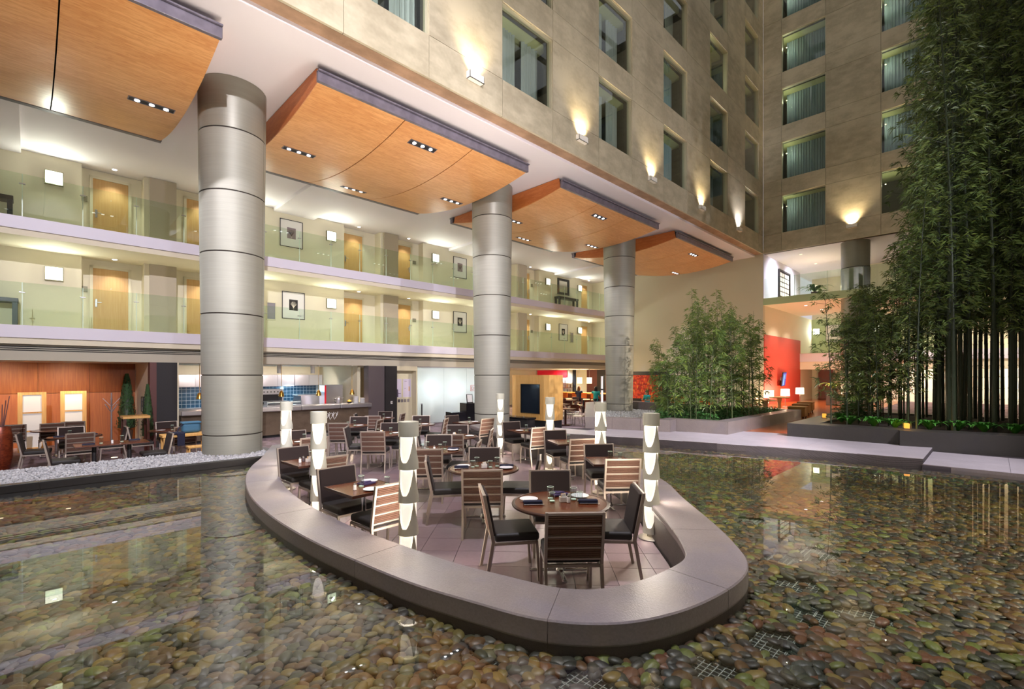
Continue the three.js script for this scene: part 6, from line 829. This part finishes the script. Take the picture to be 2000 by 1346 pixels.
  const d = struct('door_' + ++doorCount, null); d.position.set(38.95, 0.45, -8.2); d.rotation.y = -Math.PI / 2; part(d, 'door_frame', doorFrame, M.pilaster); part(d, 'door_panel', doorLeaf, M.brown_wood); part(d, 'handle', handle, M.steel).position.set(-0.37, 1, 0.04);
  picture(38.93, 4.95, -7.7, 1.0, 1.2, 2, 'framed print on the green wall of the far lobby gallery', -Math.PI / 2);
  const far = (x, y, z, t) => { const s = thing('sconce', t, 'wall light', [x, y, z], -Math.PI / 2, 'square glowing wall lights'); part(s, 'diffuser', rspan(-0.19, 0.19, -0.19, 0.19, 0.005, 0.095, 0.01), M.sconce_glow); part(s, 'frame', merge([span(-0.21, 0.21, 0.19, 0.21, 0, 0.1), span(-0.21, 0.21, -0.21, -0.19, 0, 0.1), span(-0.21, -0.19, -0.19, 0.19, 0, 0.1), span(0.19, 0.21, -0.19, 0.19, 0, 0.1)]), M.sconce_frame); point(GREENISH, 16 * POWER.gallery, [x - 0.06, y, z], 6); };
  far(38.93, 5.15, -8.75, 'square wall light left of the print in the far lobby gallery'); far(38.93, 5.15, -5.3, 'bright square wall light right of the print in the far lobby gallery');
  for (const [x, z, i] of [[30.6, -7.4, 0], [33.2, -7.2, 1], [31.5, -5.0, 2]]) { const c = thing('can_light', `small recessed light under the lobby balcony, ${['front left', 'rear left', 'middle'][i]}`, 'ceiling light', [x, 5.995, z], 0, 'recessed lights under the balcony'); part(c, 'rim', lathe([[0.07, 0], [0.11, -0.01], [0.115, 0]], 20), M.white_gloss); part(c, 'lamp', cyl(0.07, 0.07, 0.006, 0, -0.006, 0, 16), M.spot_glow); spot(CREAM, 90 * POWER.lounge, [x, 5.95, z], [x, 0, z - 0.6], 0.95, 0.8, 3); }
  [[35, -2], [35, 2], [30, 3]].forEach(([x, z], i) => addedCanSpot([x, 6.0, z], [x + 2.5, 1, z], CREAM, 150 * POWER.lounge, 1.1, `small added recessed light under the balcony behind the tall bamboo, ${['left', 'middle', 'right'][i]}`));
  [-3.2, 0.5, 3.5].forEach((z, i) => addedCanSpot([37, 2.48, z], [38.8, 1.2, z], CREAM, 70 * POWER.lounge, 1.1, `small added recessed light at the lobby back wall, ${['left', 'middle', 'right'][i]}`));
  const tl = thing('table_lamp', 'cream shaded lamp glowing behind the tall bamboo canes', 'lamp', [26.5, 0.45, 0.9]); part(tl, 'shade', lathe([[0.24, 0.75], [0.22, 1.15], [0.215, 1.15], [0.235, 0.75]], 28), M.shade_glow); part(tl, 'pole', cyl(0.03, 0.02, 0.8, 0, 0, 0, 12), M.brass); part(tl, 'base', cyl(0.15, 0.14, 0.03, 0, 0, 0, 20), M.brass); point(WARM, 12 * POWER.lounge, [26.5, 1.42, 0.9], 4);
}

// ---------------------------------------------------------------- unseen flood lights round the pool; the upturned pair is added ceiling fill
function flood(at, to, color, power, angle, t) { const f = thing('flood_light', 'small unseen flood light over the pool, ' + t, 'flood light', at); f.lookAt(...to); part(f, 'housing', lathe([[0.09, -0.16], [0.1, 0], [0.09, 0], [0.08, -0.15]], 20).rotateX(Math.PI / 2).translate(0, 0, 0), M.black_panel); part(f, 'lamp', cyl(0.085, 0.085, 0.01, 0, -0.02, 0, 20).rotateX(Math.PI / 2), M.spot_glow); const v = new THREE.Vector3(...to).sub(new THREE.Vector3(...at)).normalize().multiplyScalar(0.06); spot(color, power * POWER.flood, [at[0] + v.x, at[1] + v.y, at[2] + v.z], to, angle, 0.5, 5); }
flood([-3, 12, 8.6], [6, 3.6, -18.3], LAVENDER, 1500, 0.40, 'aimed at the gallery front');
flood([4, 14, 8.6], [12.6, 0.4, -6.5], LAVENDER, 2500, 0.19, 'aimed at the far lobby walk');
flood([8, 14, 8.6], [13.4, 0.4, -2.2], LAVENDER, 1500, 0.20, 'aimed at the near lobby walk');
flood([3, 23.9, -3.0], [4, 0.4, -5], LAVENDER, 1500, 0.30, 'aimed straight down at the stone ring');
flood([1, 4.6, 8.6], [6, 8.4, -14], LAVENDER, 200, 0.45, 'added fill turned up to the first panels');  // this one and the next are added to lift ceiling and soffits
flood([9, 4.6, 8.6], [15, 8.4, -13], LAVENDER, 420, 0.5, 'added fill turned up to the middle panels');
flood([11, 14, 8.6], [7.6, 0.2, 0.2], CREAM, 1300, 0.22, 'aimed at the pebbles before the ring');
flood([26, 12, 8.6], [17, 3, -8.5], CREAM, 1700, 0.26, 'aimed at the smaller bamboo grove');
flood([-8.6, 13, -4], [14, 3.6, -18.3], LAVENDER, 900, 0.42, 'aimed along the gallery front');

scene.traverse((o) => { if (o.isMesh) o.castShadow = o.receiveShadow = true; });
renderer.render(scene, camera);
